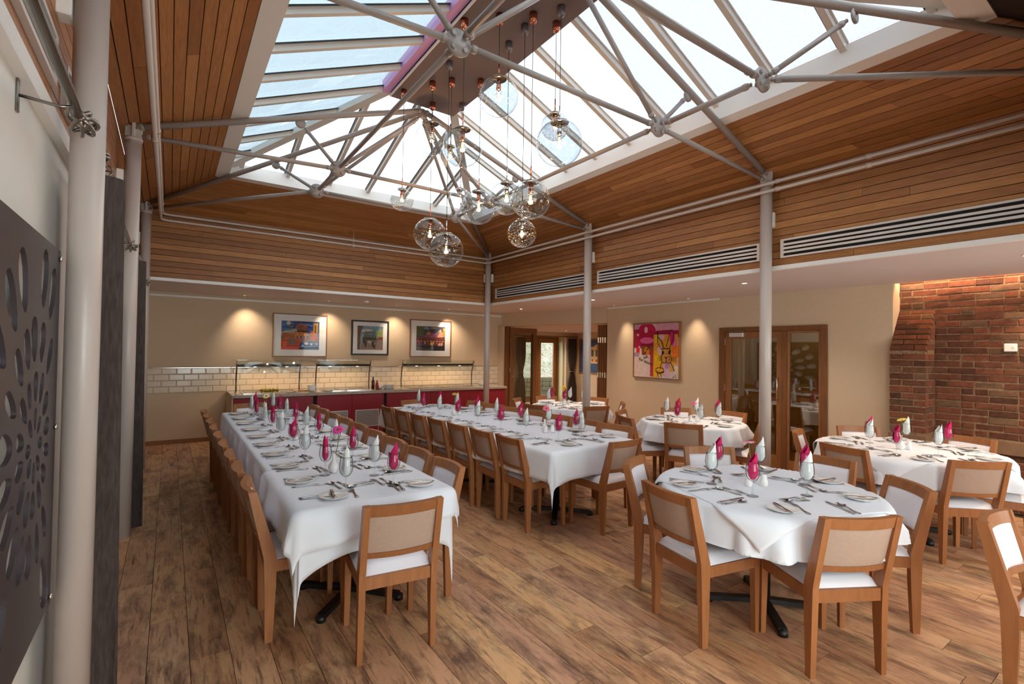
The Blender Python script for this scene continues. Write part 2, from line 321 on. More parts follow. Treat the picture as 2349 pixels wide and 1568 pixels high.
def board(p0, p1, p2, p3, nrm, t=.018):      # p0-p1 bottom edge, p3-p2 top edge; nrm points into the room
    X = (p1-p0).normalized(); Z = nrm.normalized(); Y = Z.cross(X); o = (p0+p1)/2
    Mx = Matrix(((X.x, Y.x, Z.x, o.x), (X.y, Y.y, Z.y, o.y), (X.z, Y.z, Z.z, o.z), (0, 0, 0, 1))); inv = Mx.inverted()
    q = [inv @ p for p in (p0, p1, p2, p3)]
    g = .0032; q[0].y += g*(1 if q[3].y > 0 else -1); q[1].y = q[0].y; q[2].y -= g*(1 if q[2].y > 0 else -1); q[3].y = q[2].y
    q[0].x += .0015; q[3].x += .0015; q[1].x -= .0015; q[2].x -= .0015
    ob = obj('board', MB().hexa([Vector((p.x, p.y, -t)) for p in q]+[Vector((p.x, p.y, 0)) for p in q]), 'cladding', ceil); ob.matrix_world = Mx
def clad(e0, e1, f0, f1, n, nrm):            # e0-e1 lower line, f0-f1 upper line
    for r in range(n):
        t0, t1 = r/n, (r+1)/n
        a0, a1, b0, b1 = e0.lerp(f0, t0), e1.lerp(f1, t0), e0.lerp(f0, t1), e1.lerp(f1, t1)
        L = (a1-a0).length; cuts = [0]; x = random.uniform(.6, 2.8)
        while x < L-.5: cuts.append(x/L); x += random.uniform(2.0, 3.4)
        cuts.append(1)
        for i in range(len(cuts)-1): board(a0.lerp(a1, cuts[i]), a0.lerp(a1, cuts[i+1]), b0.lerp(b1, cuts[i+1]), b0.lerp(b1, cuts[i]), nrm)
V = Vector
P = lambda i, z, r: ring(r, z)[i]
for (i, j, nr) in ((1, 2, V((-1, 0, 0))), (2, 3, V((0, -1, 0))), (3, 0, V((1, 0, 0)))):
    lo0, lo1, hi0, hi1 = P(i, 2.53, PAN), P(j, 2.53, PAN), P(i, ZW, PAN), P(j, ZW, PAN)
    clad(lo0, lo1, hi0, hi1, 12, nr)
    f0, f1 = P(i, ZF, OUT), P(j, ZF, OUT); nn = (hi1-hi0).cross(f0-hi0); nn = nn if nn.dot(V((2.36, 4.2, 0))-V((hi0.x, hi0.y, 3)))*1 > 0 or nn.z < 0 else -nn
    if nn.z > 0: nn = -nn
    clad(hi0, hi1, f0, f1, 11, nn)
tr = 0
def trim(mb, mat='white'):
    global tr; tr += 1; return struct('trim_%d' % tr, mb, mat)
trim(MB().box(5.095, 5.145, .0, 8.175, 2.488, 2.53)); trim(MB().box(-.42, 5.095, 8.125, 8.175, 2.488, 2.53))
trim(MB().box(XL, -.385, YN, 8.125, 2.46, 2.53)); 
# skylight kerb
for i in range(4):
    j = (i+1) % 4; z0, z1 = ZF-.002, 3.97
    trim(MB().hexa([P(i, z0, OUT), P(j, z0, OUT), P(j, z0, INN), P(i, z0, INN), P(i, z1, OUT), P(j, z1, OUT), P(j, z1, INN), P(i, z1, INN)]))
trim(MB().box(XL, 6.5, 9.785, YB, 2.415, 2.445)); trim(MB().box(7.03, XR, 4.45, 6.84, 2.462, 2.488))
struct('baseboard_back', box(XL, .80, YB-.018, YB, 0, .07), 'dooroak'); struct('baseboard_right', box(XR-.018, XR, 4.44, 6.84, 0, .07), 'dooroak')
# ridge box and roof lights
RB = (1.965, 2.755, 2.64, 5.275, 4.441)
struct('trim_ridge_box', MB().box(RB[0], RB[1], RB[2], RB[3], 4.441, 4.62), 'boxgrey')
trim(MB().box(RB[0]-.012, RB[0], RB[2], RB[3], 4.438, 4.462))
trim(MB().box(RB[0]-.09, RB[0]-.015, RB[2], RB[3]+.02, 4.475, 4.6), 'lilac')
zg0, zg1 = 3.975, 4.575; RX = (1.965, 2.755); RY = (2.64, 5.28)
M['panemidsky'] = frosted('obscured glass in mid sky tone', (.33, .33, .335, 1), (.42, .42, .43, 1))  # middle panes: tint carries a sky brightness between far and near
def roofface(idx, kind):
    wn = struct('window_%d' % idx)
    horiz = kind in ('L', 'R')
    if horiz: lo, hi = INN[2], INN[3]; step = .528; org = 5.30
    else: lo, hi = INN[0], INN[1]; step = .55; org = 2.36
    def pt(s, t):                      # s along the eaves, t 0..1 up the slope
        z = zg0+(zg1-zg0)*t
        if kind == 'R': return V((INN[1]+(RX[1]-INN[1])*t, s, z))
        if kind == 'L': return V((INN[0]+(RX[0]-INN[0])*t, s, z))
        if kind == 'B': return V((s, INN[3]+(RY[1]-INN[3])*t, z))
        return V((s, INN[2]+(RY[0]-INN[2])*t, z))
    r0, r1 = (RY if horiz else RX)
    def top(s):
        if s < r0: return max(0, (s-lo)/(r0-lo))
        if s > r1: return max(0, (hi-s)/(hi-r1))
        return 1
    ks = sorted([org+step*k for k in range(-20, 20) if lo+.1 < org+step*k < hi-.1]); ed = [lo]+ks+[hi]
    nrm = (pt(3, 0)-pt(4, 0)).cross(pt(3, .5)-pt(3, 0)).normalized(); nrm = nrm if nrm.z > 0 else -nrm
    for a, b in zip(ed, ed[1:]):
        pts = [(a, 0), (b, 0), (b, top(b))]
        for r in (r1, r0):
            if a < r < b: pts.append((r, 1))
        pts.append((a, top(a)))
        pp = []; 
        for q in pts:
            if not pp or (abs(q[0]-pp[-1][0])+abs(q[1]-pp[-1][1])) > 1e-4: pp.append(q)
        if len(pp) > 2 and abs(pp[0][0]-pp[-1][0])+abs(pp[0][1]-pp[-1][1]) < 1e-4: pp.pop()
        if len(pp) < 3: continue
        bot = [pt(*q) for q in pp]; tp = [q+nrm*.012 for q in bot]; n = len(bot); mb = MB()
        mb.add(bot+tp, [tuple(range(n)), tuple(range(2*n-1, n-1, -1))]+[(i, (i+1) % n, n+(i+1) % n, n+i) for i in range(n)])
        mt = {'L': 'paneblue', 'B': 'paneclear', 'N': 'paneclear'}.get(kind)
        if kind == 'R': mt = 'paneclear' if a > 4.6 else ('panemidsky' if a > 3.0 else 'panedimsky')  # sky's falling brightness towards the near end is put into the pane tints
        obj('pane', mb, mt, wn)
    for s in ks:
        t1 = top(s)
        if t1 < .05: continue
        A_, B_ = pt(s, -.03), pt(s, t1)
        obj('glazing_bar', MB().beam(A_-nrm*.028, B_-nrm*.028, .045, .05, nrm).beam(A_-nrm*.0, B_-nrm*.0, .07, .008, nrm), 'bar', wn)
        sd = (B_-A_).cross(nrm).normalized()*.041
        obj('gasket', MB().beam(A_-nrm*.004+sd, B_-nrm*.004+sd, .008, .012, nrm), 'gasket', wn)

for i, kd in enumerate('LBRN'): roofface(i+1, kd)
hb = MB()
for cx_, cy_, rx_, ry_ in ((INN[0], INN[3], RX[0], RY[1]), (INN[1], INN[3], RX[1], RY[1]), (INN[0], INN[2], RX[0], RY[0]), (INN[1], INN[2], RX[1], RY[0])):
    trim(MB().beam((cx_, cy_, zg0-.035), (rx_, ry_, zg1-.035), .10, .07), 'bar')
# ---- grilles
def grille(y0, y1, side, label):
    x = 5.12 if side > 0 else -.40; s = -side
    g = empty('air_grille', (x, (y0+y1)/2, 2.70)); tag(g, label, 'vent', 'linear air grilles in the cedar cladding')
    h = (y1-y0)/2; fx = sorted((0, s*.022))
    f = MB()
    for b in ((-h, h, .078, .095), (-h, h, -.095, -.078), (-h, -h+.03, -.078, .078), (h-.03, h, -.078, .078)): f.box(fx[0], fx[1], *b)
    obj('frame', f, 'grille', g); bx = sorted((s*.001, s*.003)); obj('dark_backing', box(bx[0], bx[1], -h+.03, h-.03, -.078, .078), 'void', g)
    for i in range(3):
        z = -.039+i*.039; sx = sorted((s*.008, s*.021)); obj('slat', box(sx[0], sx[1], -h+.03, h-.03, z-.0105, z+.0105), 'grille', g)
for (y0, y1, nm) in ((5.40, 7.91, 'at the far corner'), (2.76, 5.17, 'between the two nearer columns'), (.22, 2.545, 'nearest the brick wall')): grille(y0, y1, 1, 'long aluminium slotted air grille on right cladding %s' % nm)
for (y0, y1, nm) in ((5.40, 7.91, 'at the far end'), (2.76, 5.17, 'above the middle curtain'), (.22, 2.545, 'above the nearest curtain rod')): grille(y0, y1, -1, 'long aluminium slotted air grille on window side %s' % nm)
# ---- columns
names = {(0, 1): 'cream round steel column nearest on the window side', (0, 2): 'cream round steel column second along the window side', (0, 3): 'cream round steel column in the far left corner',
         (1, 1): 'cream round steel column in front of the glazed oak door', (1, 2): 'cream round steel column beside the folding door opening', (1, 3): 'cream round steel column in the far corner by buffet', (0, 0): 'cream round steel column behind the camera on window side', (1, 0): 'cream round steel column by the brick wall end'}
for i, x in enumerate(CX):
    for j, y in enumerate(YC):
        t = empty('steel_column', (x, y, 0)); tag(t, names[(i, j)], 'column', 'steel columns carrying the roof')
        obj('shaft', MB().lathe([(0, 0), (.057, 0), (.057, 3.36), (0, 3.36)], 20), 'litsteel', t)
        obj('cap', MB().lathe([(0, 3.35), (.064, 3.352), (.066, 3.366), (.064, 3.38), (0, 3.38)], 20), 'litsteel', t)
        obj('head_plate', MB().bbox(-.012, .012, -.06, .06, 3.38, 3.53, .003).bbox(-.06, .06, -.012, .012, 3.38, 3.53, .003), 'litsteel', t)
        sx = (.057, .1) if i else (-.105, -.057); obj('bracket_box', MB().bbox(sx[0]-.005, sx[1]+.0, -.045, .045, 2.93, 3.09, .006, Matrix.Translation((0, -.0, 0))), 'white', t)
        if j == 3: obj('bracket_box', MB().bbox(-.045, .045, .05, .1, 2.93, 3.09, .006), 'white', t)
# ---- roof truss: one welded frame
T = empty('roof_truss', (2.36, 4.0, 3.5)); tag(T, 'cream tubular steel roof truss under the hipped skylight', 'truss'); T0 = V((2.36, 4.0, 3.5))
def rel(p): return V(p)-T0
def bar(name, a, b, r, e=.05):
    a, b = V(a), V(b); d = (b-a).normalized()
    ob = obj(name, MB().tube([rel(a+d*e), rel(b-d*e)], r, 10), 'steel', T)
    for p, s in ((a, 1), (b, -1)):
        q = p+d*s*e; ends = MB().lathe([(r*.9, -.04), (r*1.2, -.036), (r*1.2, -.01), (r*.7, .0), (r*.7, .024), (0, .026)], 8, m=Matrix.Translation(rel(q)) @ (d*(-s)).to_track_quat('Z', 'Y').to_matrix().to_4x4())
        obj('clevis', ends, 'steel', ob)
def node(p, r=.085):
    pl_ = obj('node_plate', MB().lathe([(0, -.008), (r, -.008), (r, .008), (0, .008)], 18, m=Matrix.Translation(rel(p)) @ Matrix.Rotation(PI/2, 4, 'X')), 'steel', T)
    for k in range(4):
        an = PI/4+k*PI/2; c = rel(p)+V((math.cos(an)*r*.68, 0, math.sin(an)*r*.68))
        obj('bolt', MB().lathe([(0, -.024), (.016, -.024), (.018, -.008), (.018, .008), (.016, .024), (0, .024)], 6, m=Matrix.Translation(c) @ Matrix.Rotation(PI/2, 4, 'X'), smooth=False), 'steel', pl_)
XN = (1.41, 3.29); ZN = 3.50; apex = {1: V((2.36, 2.65, 4.40)), 2: V((2.36, 5.28, 4.40))}
def frame(cols, nodes, ap, plate_t=.50):
    for (cx_, cy_), (nx_, ny_) in zip(cols, nodes):
        top_ = V((cx_, cy_, 3.47)); nn = V((nx_, ny_, ZN)); bar('rafter', top_, ap, .030, .03)
        bar('tie_bar', V((cx_, cy_, 3.41)), nn, .021, .08); pp = top_.lerp(ap, plate_t); bar('strut', nn, pp-V((0, 0, .05)), .019, .08)
        bar('strut', nn, ap-V((0, 0, .05)), .021, .09); node(nn); 
        obj('lug_plate', MB().lathe([(0, -.006), (.05, -.006), (.05, .006), (0, .006)], 14, m=Matrix.Translation(rel(pp-V((0, 0, .055)))) @ Matrix.Rotation(PI/2, 4, 'X')), 'steel', T)
    bar('tie_bar', V((nodes[0][0], nodes[0][1], ZN)), V((nodes[1][0], nodes[1][1], ZN)), .021, .09)
for j in (1, 2): frame([(CX[0], YC[j]), (CX[1], YC[j])], [(XN[0], YC[j]), (XN[1], YC[j])], apex[j])
HB = 6.18; HN = 1.77
frame([(CX[0], YC[3]), (CX[1], YC[3])], [(XN[0], HB), (XN[1], HB)], apex[2]+V((0, .04, 0)))
frame([(CX[0], YC[0]), (CX[1], YC[0])], [(XN[0], HN), (XN[1], HN)], apex[1]-V((0, .04, 0)))
for x in XN:
    bar('tie_bar', (x, YC[1], ZN), (x, YC[2], ZN), .021, .1); bar('tie_bar', (x, YC[2], ZN), (x, HB, ZN), .021, .1); bar('tie_bar', (x, HN, ZN), (x, YC[1], ZN), .021, .1)
for j in (1, 2): node(apex[j]-V((0, 0, .04)), .06)
# ---- pipes round the room
for (dz, lab) in ((.0, 'upper'), (-.078, 'lower')):
    z = 3.355+dz; xi = -.12 if dz == 0 else -.135
    pts = [(xi, YN+1.75, z), (xi, 7.90, z), (xi+.02, 7.955, z), (xi+.08, 7.975, z), (4.88, 7.975, z), (4.935, 7.955, z), (4.95, 7.90, z), (4.95, .1, z)]
    t = tag(obj('heating_pipe', MB().tube(pts, .0165, 10), 'litsteel'), '%s of two cream pipes running round the cedar cladding' % lab, 'pipe', 'paired cream pipes')
    for (x, y, ax) in ((xi, 4.9, 'Y'), (4.95, 1.72, 'Y'), (4.95, 5.15, 'Y'), (4.95, 2.5, 'Y'), (2.4, 7.975, 'X'), (4.9, 7.975, 'X'), (xi, 7.4, 'Y')):
        Rm = Matrix.Translation((x, y, z)) @ Matrix.Rotation(PI/2, 4, 'X' if ax == 'Y' else 'Y'); obj('coupling', MB().lathe([(.0165, -.02), (.022, -.019), (.022, .019), (.0165, .02)], 10, m=Rm), 'litsteel', t)
t = tag(obj('pipe_hanger', MB().tube([(2.4, 7.975, 3.26), (2.4, 7.975, 3.53)], .004, 6).bbox(2.385, 2.415, 7.96, 7.99, 3.25, 3.262, .002), 'litsteel'), 'thin cream drop rod holding the back wall pipes', 'hanger')
# ================================================================== DOORS, OPENING, BRICK
M['rowhinge'] = M['chrome']
# glazed oak door in the plaster wall
d1 = struct('door_1'); X0 = XR
obj('door_frame', MB().box(X0-.03, X0+.15, 4.35, 4.43, 0, 2.02).box(X0-.03, X0+.15, 2.90, 2.98, 0, 2.02).box(X0-.03, X0+.15, 2.98, 4.35, 1.955, 2.02).box(X0-.02, X0+.1, 3.415, 3.485, 0, 1.955), 'darkoak', d1)
lf = obj('door_leaf', MB().box(X0, X0+.045, 4.25, 4.345, .01, 1.95).box(X0, X0+.045, 3.49, 3.56, .01, 1.95).box(X0, X0+.045, 3.56, 4.25, 1.855, 1.95).box(X0, X0+.045, 3.56, 4.25, .01, .20), 'dooroak', d1)
obj('pane', box(X0+.018, X0+.026, 3.56, 4.25, .20, 1.855), 'doorglass', lf)
obj('handle', MB().tube([(X0, 3.53, .99), (X0-.05, 3.53, 1.0), (X0-.05, 3.53, 1.28), (X0, 3.53, 1.29)], .009, 8), 'chrome', lf)
cl = obj('door_closer', MB().bbox(X0-.045, X0, 4.04, 4.26, 1.875, 1.94, .004), 'grille', d1)
obj('arm', MB().beam((X0-.03, 4.2, 1.95), (X0-.06, 4.0, 1.962), .02, .006).beam((X0-.06, 4.0, 1.962), (X0-.03, 4.3, 1.968), .02, .006), 'pewter', cl)
for z in (.25, 1.05, 1.75): obj('hinge', MB().bbox(X0-.012, X0, 4.34, 4.36, z, z+.1, .002), 'chrome', d1)
sl = obj('sidelight_frame', MB().box(X0, X0+.045, 3.385, 3.413, .01, 1.95).box(X0, X0+.045, 2.985, 3.01, .01, 1.95).box(X0, X0+.045, 3.01, 3.385, .01, .16).box(X0, X0+.045, 3.01, 3.385, 1.92, 1.95), 'dooroak', d1)
obj('pane', box(X0+.018, X0+.026, 3.01, 3.385, .16, 1.92), 'doorglass', sl)
# folding doors at the opening (local frame MA)
d2 = struct('door_2')
obj('door_frame', MB().box(.13, .19, -.02, .12, 0, 2.19, MA), 'darkoak', d2)
def leaf(m, label=None):
    l = obj('folding_leaf', MB().box(0, .10, 0, .045, .01, 2.16, m).box(.66, .76, 0, .045, .01, 2.16, m).box(.10, .66, 0, .045, 2.03, 2.16, m).box(.10, .66, 0, .045, .01, .2, m), 'darkoak', d2)
    obj('pane', MB().box(.10, .66, .018, .026, .2, 2.03, m), 'window', l)
    obj('handle', MB().tube([m @ V((.05, 0, 1.0)), m @ V((.05, -.04, 1.0)), m @ V((.12, -.04, 1.0))], .006, 6), 'chrome', l)
    for z in (.3, 1.1, 1.8): obj('hinge', MB().box(-.012, .012, -.004, .03, z, z+.11, m), 'chrome', l)
leaf(Matrix.Translation((6.64, 9.60, 0)) @ Matrix.Rotation(-.06, 4, 'Z'))
leaf(Matrix.Translation((6.66, 9.66, 0)) @ Matrix.Rotation(-.02, 4, 'Z'))
for k in range(4): leaf(Matrix.Translation((7.10, 6.93+k*.062, 0)) @ Matrix.Rotation(.04, 4, 'Z'))
# far french doors
d3 = struct('door_3'); Y0 = 12.35
obj('door_frame', MB().box(8.80, 8.88, Y0-.03, Y0+.1, 0, 2.08).box(10.37, 10.45, Y0-.03, Y0+.1, 0, 2.08).box(8.88, 10.37, Y0-.03, Y0+.1, 2.0, 2.08), 'darkoak', d3)
for x in (8.88, 9.63):
    l = obj('door_leaf', MB().box(x, x+.11, Y0, Y0+.05, .01, 2.0).box(x+.63, x+.74, Y0, Y0+.05, .01, 2.0).box(x+.11, x+.63, Y0, Y0+.05, 1.88, 2.0).box(x+.11, x+.63, Y0, Y0+.05, .01, .2), 'dooroak', d3)
    obj('pane', box(x+.11, x+.63, Y0+.02, Y0+.028, .2, 1.88), 'window', l); 
    obj('handle', MB().tube([(x+.68, Y0, .95), (x+.68, Y0-.04, .95), (x+.60, Y0-.04, .95)], .007, 6), 'chrome', l)
# ---- brick wall, buttress
BX = 7.27
def brickobj(parent, cx_, cy_, cz_, L, rz=0, ry=0, h=.064, dep=.1):
    Lq = round(L, 2); key = (Lq, h, random.randrange(3))
    if key not in BM:
        j = lambda a: random.uniform(-a, a)
        MBk = MB(); p = [V((x*Lq/2+j(.003), 0 if y else 0, z*h/2+j(.003))) for x, y, z in ()]
        c = [(-1, -1), (1, -1), (1, 1), (-1, 1)]
        fr_ = [V((x*(Lq/2-.006)+j(.003), j(.003), z*(h/2-.006)+j(.003))) for x, z in c]; md = [V((x*Lq/2+j(.002), .008, z*h/2+j(.002))) for x, z in c]; bk = [V((x*Lq/2, dep, z*h/2)) for x, z in c]
        vs = fr_+md+bk; fs = [(0, 1, 2, 3)]+[(r*4+i, r*4+4+i, r*4+4+(i+1) % 4, r*4+(i+1) % 4) for r in range(2) for i in range(4)]
        BM[key] = MBk.add(vs, fs).mesh('brick')
    o = obj('brick', BM[key], 'brick', parent, (cx_, cy_, cz_)); o.rotation_euler = (ry, 0, rz); return o
BM = {}
bw = tag(empty('wall_brick'), None, None, None, 'structure')
obj('mortar', box(BX+.006, BX+.2, -.6, 2.2, 0, 2.62), 'mortar', bw)
nb_ = 0; more = MB()
for r in range(34):
    z = .038+r*.0752
    if .60 < z < .75: continue
    y = (1.86 if z < 2.18 else 2.19)+(.11 if r % 2 else 0)
    while y > -.5:
        L = random.choice((.215, .215, .215, .105)); dy = random.uniform(-.004, .004)
        y1, y0 = min(y, 1.97 if z < 2.18 else 2.195), y-L
        if y > .62: brickobj(bw, BX+random.uniform(-.006, .003), (y1+y0)/2, z, (y1-y0), -PI/2)
        else: more.box(BX, BX+.05, y0, y1, z-.032, z+.032)
        y = y0-.011
tag(obj('bricks_beyond_view', more, 'brick', bw), kind='stuff')
obj('stone_band', MB().bbox(BX-.03, BX+.1, -.5, 1.86, .60, .745, .006), 'stone', bw)
bt = empty('brick_buttress', (6.95, 2.03, 0)); tag(bt, 'old red brick buttress with a sloping top beside the brick wall', 'buttress')
obj('mortar_core', MB().prism([(.006, 0), (.318, 0), (.318, 2.16), (.31, 2.16), (.006, 1.68)], -.16, .16, Matrix(((1, 0, 0, 0), (0, 0, 1, 0), (0, 1, 0, 0), (0, 0, 0, 1)))), 'mortar', bt)
for r in range(22):
    z = .038+r*.0752
    if .62 < z < .72: continue
    if z < 1.68:
        ys = [(-.168, .047), (.058, .168)] if r % 2 else [(-.168, -.063), (-.052, .168)]
        for a, b in ys: brickobj(bt, random.uniform(-.004, .002), (a+b)/2, z, b-a, -PI/2)
    x = .0; x += .0
    for a, b in ([(.115, .215), (.226, .316)] if r % 2 else [(.115, .316)]): brickobj(bt, (a+b)/2, -.17, z, b-a, 0, dep=.05)
obj('stone_band', MB().bbox(-.02, .31, -.18, .175, .60, .735, .006), 'stone', bt)
sl_ = math.atan2(.33, .48)
for r in range(8):
    t = (r+.5)/8*.58; xx, zz = t*math.sin(sl_), 1.70+t*math.cos(sl_)
    for a, b in ([(-.168, .047), (.058, .168)] if r % 2 else [(-.168, -.063), (-.052, .168)]):
        o = brickobj(bt, xx-.012, (a+b)/2, zz, b-a, -PI/2, 0, h=.062, dep=.06); o.rotation_euler = Matrix.Rotation(-PI/2, 3, 'Z').to_euler(); o.matrix_local = Matrix.Translation((xx-.012, (a+b)/2, zz)) @ Matrix.Rotation(sl_, 4, 'Y') @ Matrix.Rotation(-PI/2, 4, 'Z')
    if zz < 2.1:
        x1 = .316; x0 = xx+.04
        if x1-x0 > .04: brickobj(bt, (x0+x1)/2, -.17, zz, x1-x0, 0, dep=.05)
t = empty('thermostat_box', (BX-.01, 1.235, 1.73)); tag(t, 'small white box fixed on the brick wall', 'box')
obj('housing', MB().bbox(-.035, .0, -.05, .05, -.042, .042, .006), 'white', t); obj('button', MB().bbox(-.038, -.033, -.03, -.01, -.01, .01, .002), 'grille', t)
obj('cove_led_strip', box(7.14, 7.18, -.4, 2.15, 2.60, 2.62), 'coveled', bw); obj('cove_top', box(7.12, 7.5, -.6, 2.2, 2.62, 2.66), 'wallcream', bw)
# ================================================================== WINDOW SIDE: screens, rods, curtains
def fret(y0, y1, label):
    cu = D.curves.new('fret', 'CURVE'); cu.dimensions = '2D'; cu.fill_mode = 'BOTH'; cu.extrude = .006; W_, H_ = y1-y0, 1.36
    def spline(pts):
        s = cu.splines.new('POLY'); s.points.add(len(pts)-1)
        for i, p in enumerate(pts): s.points[i].co = (p[0], p[1], 0, 1)
        s.use_cyclic_u = True
    spline([(0, 0), (W_, 0), (W_, H_), (0, H_)])
    cx_, cy_ = W_-.36, .66; rs = random.Random(3); R_ = .05; ring_ = 0
    while R_ < 1.9:
        ln = min(.30, .06+R_*.42); n = max(6, int(2*PI*(R_+ln/2)/(.06+R_*.20)))
        for k in range(n):
            an = 2*PI*(k+.5*(ring_ % 2))/n+rs.uniform(-.04, .04); r0, r1 = R_, R_+ln*rs.uniform(.75, .98); wd = min(.095, 2*PI*(R_+ln/2)/n*.43)*rs.uniform(.7, 1)
            pts = []
            for q in range(14):
                th_ = 2*PI*q/14; u = (1-math.cos(th_))/2; vv = math.sin(th_)*(.66+.4*u); r_ = r0+(r1-r0)*u
                pts.append((cx_+r_*math.cos(an)-vv*wd*math.sin(an), cy_+r_*math.sin(an)+vv*wd*math.cos(an)))
            if all(.03 < p[0] < W_-.03 and .03 < p[1] < H_-.03 for p in pts): spline(pts)
        R_ += ln*.93+.02; ring_ += 1
    tmp = D.objects.new('t', cu); C.objects.link(tmp); bpy.context.view_layer.update()
    me = D.meshes.new_from_object(tmp.evaluated_get(bpy.context.evaluated_depsgraph_get())); D.objects.remove(tmp)
    root = empty('fretwork_screen', (-.365, y0, .62)); tag(root, label, 'screen', 'fretwork screens along the window wall')
    p = obj('panel', me, 'fret', root); p.rotation_euler = (PI/2, 0, PI/2)
    for a in (.035, W_-.035):
        for z in (.035, H_/2, H_-.035):
            obj('standoff', MB().lathe([(0, 0), (.006, 0), (.006, .058), (.011, .058), (.011, .066), (0, .067)], 8, m=Matrix.Translation((-.05, a, z)) @ Matrix.Rotation(PI/2, 4, 'Y')), 'chrome', root)
fret(.9, 2.585, 'dark petal fretwork screen nearest the camera on the left')
fret(3.45, 5.16, 'dark petal fretwork screen behind the nearer curtain'); fret(6.1, 7.9, 'dark petal fretwork screen at the far end by the buffet')
def curtain(name, x, y, w_, z0, z1, label, group, ax='Y', folds=6, dep=.045, tie=None, parent=None):
    t = empty(name, (x, y, z0)); tag(t, label, 'curtain', group); n = folds*10; rows = 14; mb = MB(); vs = []; H_ = z1-z0
    for sgn in (1, -1):
        for r in range(rows+1):
            zz = H_*r/rows; f = 1.0
            if tie: f = 1-.6*math.exp(-((zz-tie)/.28)**2)
            f *= 1-.12*(r/rows)**2
            for k in range(n+1):
                u = k/n-.5; a = 2*PI*folds*k/n; q = u*w_*f; d_ = dep*(.7+.3*math.sin(k*.37+1))*math.sin(a)*(1-.25*r/rows)+sgn*.002
                q += .012*math.sin(2*a+zz*2)
                vs.append(V((d_, q, zz)) if ax == 'Y' else V((q, d_, zz)))
    nn = n+1; fs = []
    for s in range(2):
        b = s*(rows+1)*nn; fs += [(b+r*nn+k, b+r*nn+k+1, b+(r+1)*nn+k+1, b+(r+1)*nn+k) for r in range(rows) for k in range(n)]
    obj('cloth', mb.add(vs, fs, True), 'curtain', t)
    hd = MB()
    for k in range(folds*1):
        u = ((k+.5)/folds-.5)*w_*.88; c = V((0, u, H_+.035)) if ax == 'Y' else V((u, 0, H_+.035))
        pts = [c+(V((.026*math.cos(a), 0, .026*math.sin(a))) if ax == 'Y' else V((0, .026*math.cos(a), .026*math.sin(a)))) for a in [2*PI*i/12 for i in range(13)]]
        obj('ring', MB().tube(pts, .0035, 6, False), 'pewter', t)
    if tie:
        rr = w_*.26; pts = [V((rr*math.cos(a), .07*math.sin(a), tie)) for a in [2*PI*i/14 for i in range(15)]]; obj('tieback', MB().tube(pts, .014, 6, False), 'pewter', t)
    return t
curtain('curtain', -.255, 2.93, .32, .02, 2.36, 'charcoal curtain gathered just behind the nearest column', 'charcoal curtains on the window side', dep=.10, folds=3)
curtain('curtain', -.262, 5.56, .32, .02, 2.36, 'charcoal curtain gathered behind the second column', 'charcoal curtains on the window side', dep=.10, folds=3)
def rod(x, y0, y1, z, label):
    t = empty('curtain_rod', (x, y1, z)); tag(t, label, 'curtain rod', 'pewter curtain rods on window side')
    obj('pole', MB().tube([(0, y0-y1, 0), (0, 0, 0)], .0155, 14), 'pewter', t)
    for yy, sg in ((0, 1), (y0-y1, -1)):
        f = obj('finial', MB().lathe([(.0155, 0), (.021, .003), (.021, .012), (.012, .018), (.012, .026)], 12, m=Matrix.Translation((0, yy, 0)) @ Matrix.Rotation(-sg*PI/2, 4, 'X')), 'pewter', t)
        for k in range(4):
            a = k*PI/4; pts = [V((.047*math.cos(a+b*.18)*math.sin(b), yy+sg*(.078-.056*math.cos(b)), .047*math.sin(a+b*.18)*math.sin(b))) for b in [2*PI*i/18 for i in range(19)]]
            obj('cage_wire', MB().tube(pts, .0068, 7, False), 'pewter', f)
        obj('end_knob', MB().lathe([(0, 0), (.012, .003), (.014, .011), (.009, .02), (0, .023)], 10, m=Matrix.Translation((0, yy+sg*.134, 0)) @ Matrix.Rotation(-sg*PI/2, 4, 'X')), 'pewter', f)
    for yy in (-.12, y0-y1+.35):
        b = obj('bracket', MB().tube([(0, yy, -.02), (-.03, yy, -.028), (-.13, yy, -.02)], .0055, 8), 'pewter', t)
        obj('back_plate', MB().bbox(-.135, -.128, yy-.012, yy+.012, -.075, .055, .002), 'pewter', b)
rod(-.285, -1.3, 2.30, 2.43, 'pewter curtain rod with cage finial nearest the camera'); rod(-.285, 2.85, 5.02, 2.43, 'pewter curtain rod with cage finials over the nearer curtain'); rod(-.285, 5.45, 7.92, 2.43, 'pewter curtain rod with cage finials over the farther curtain')
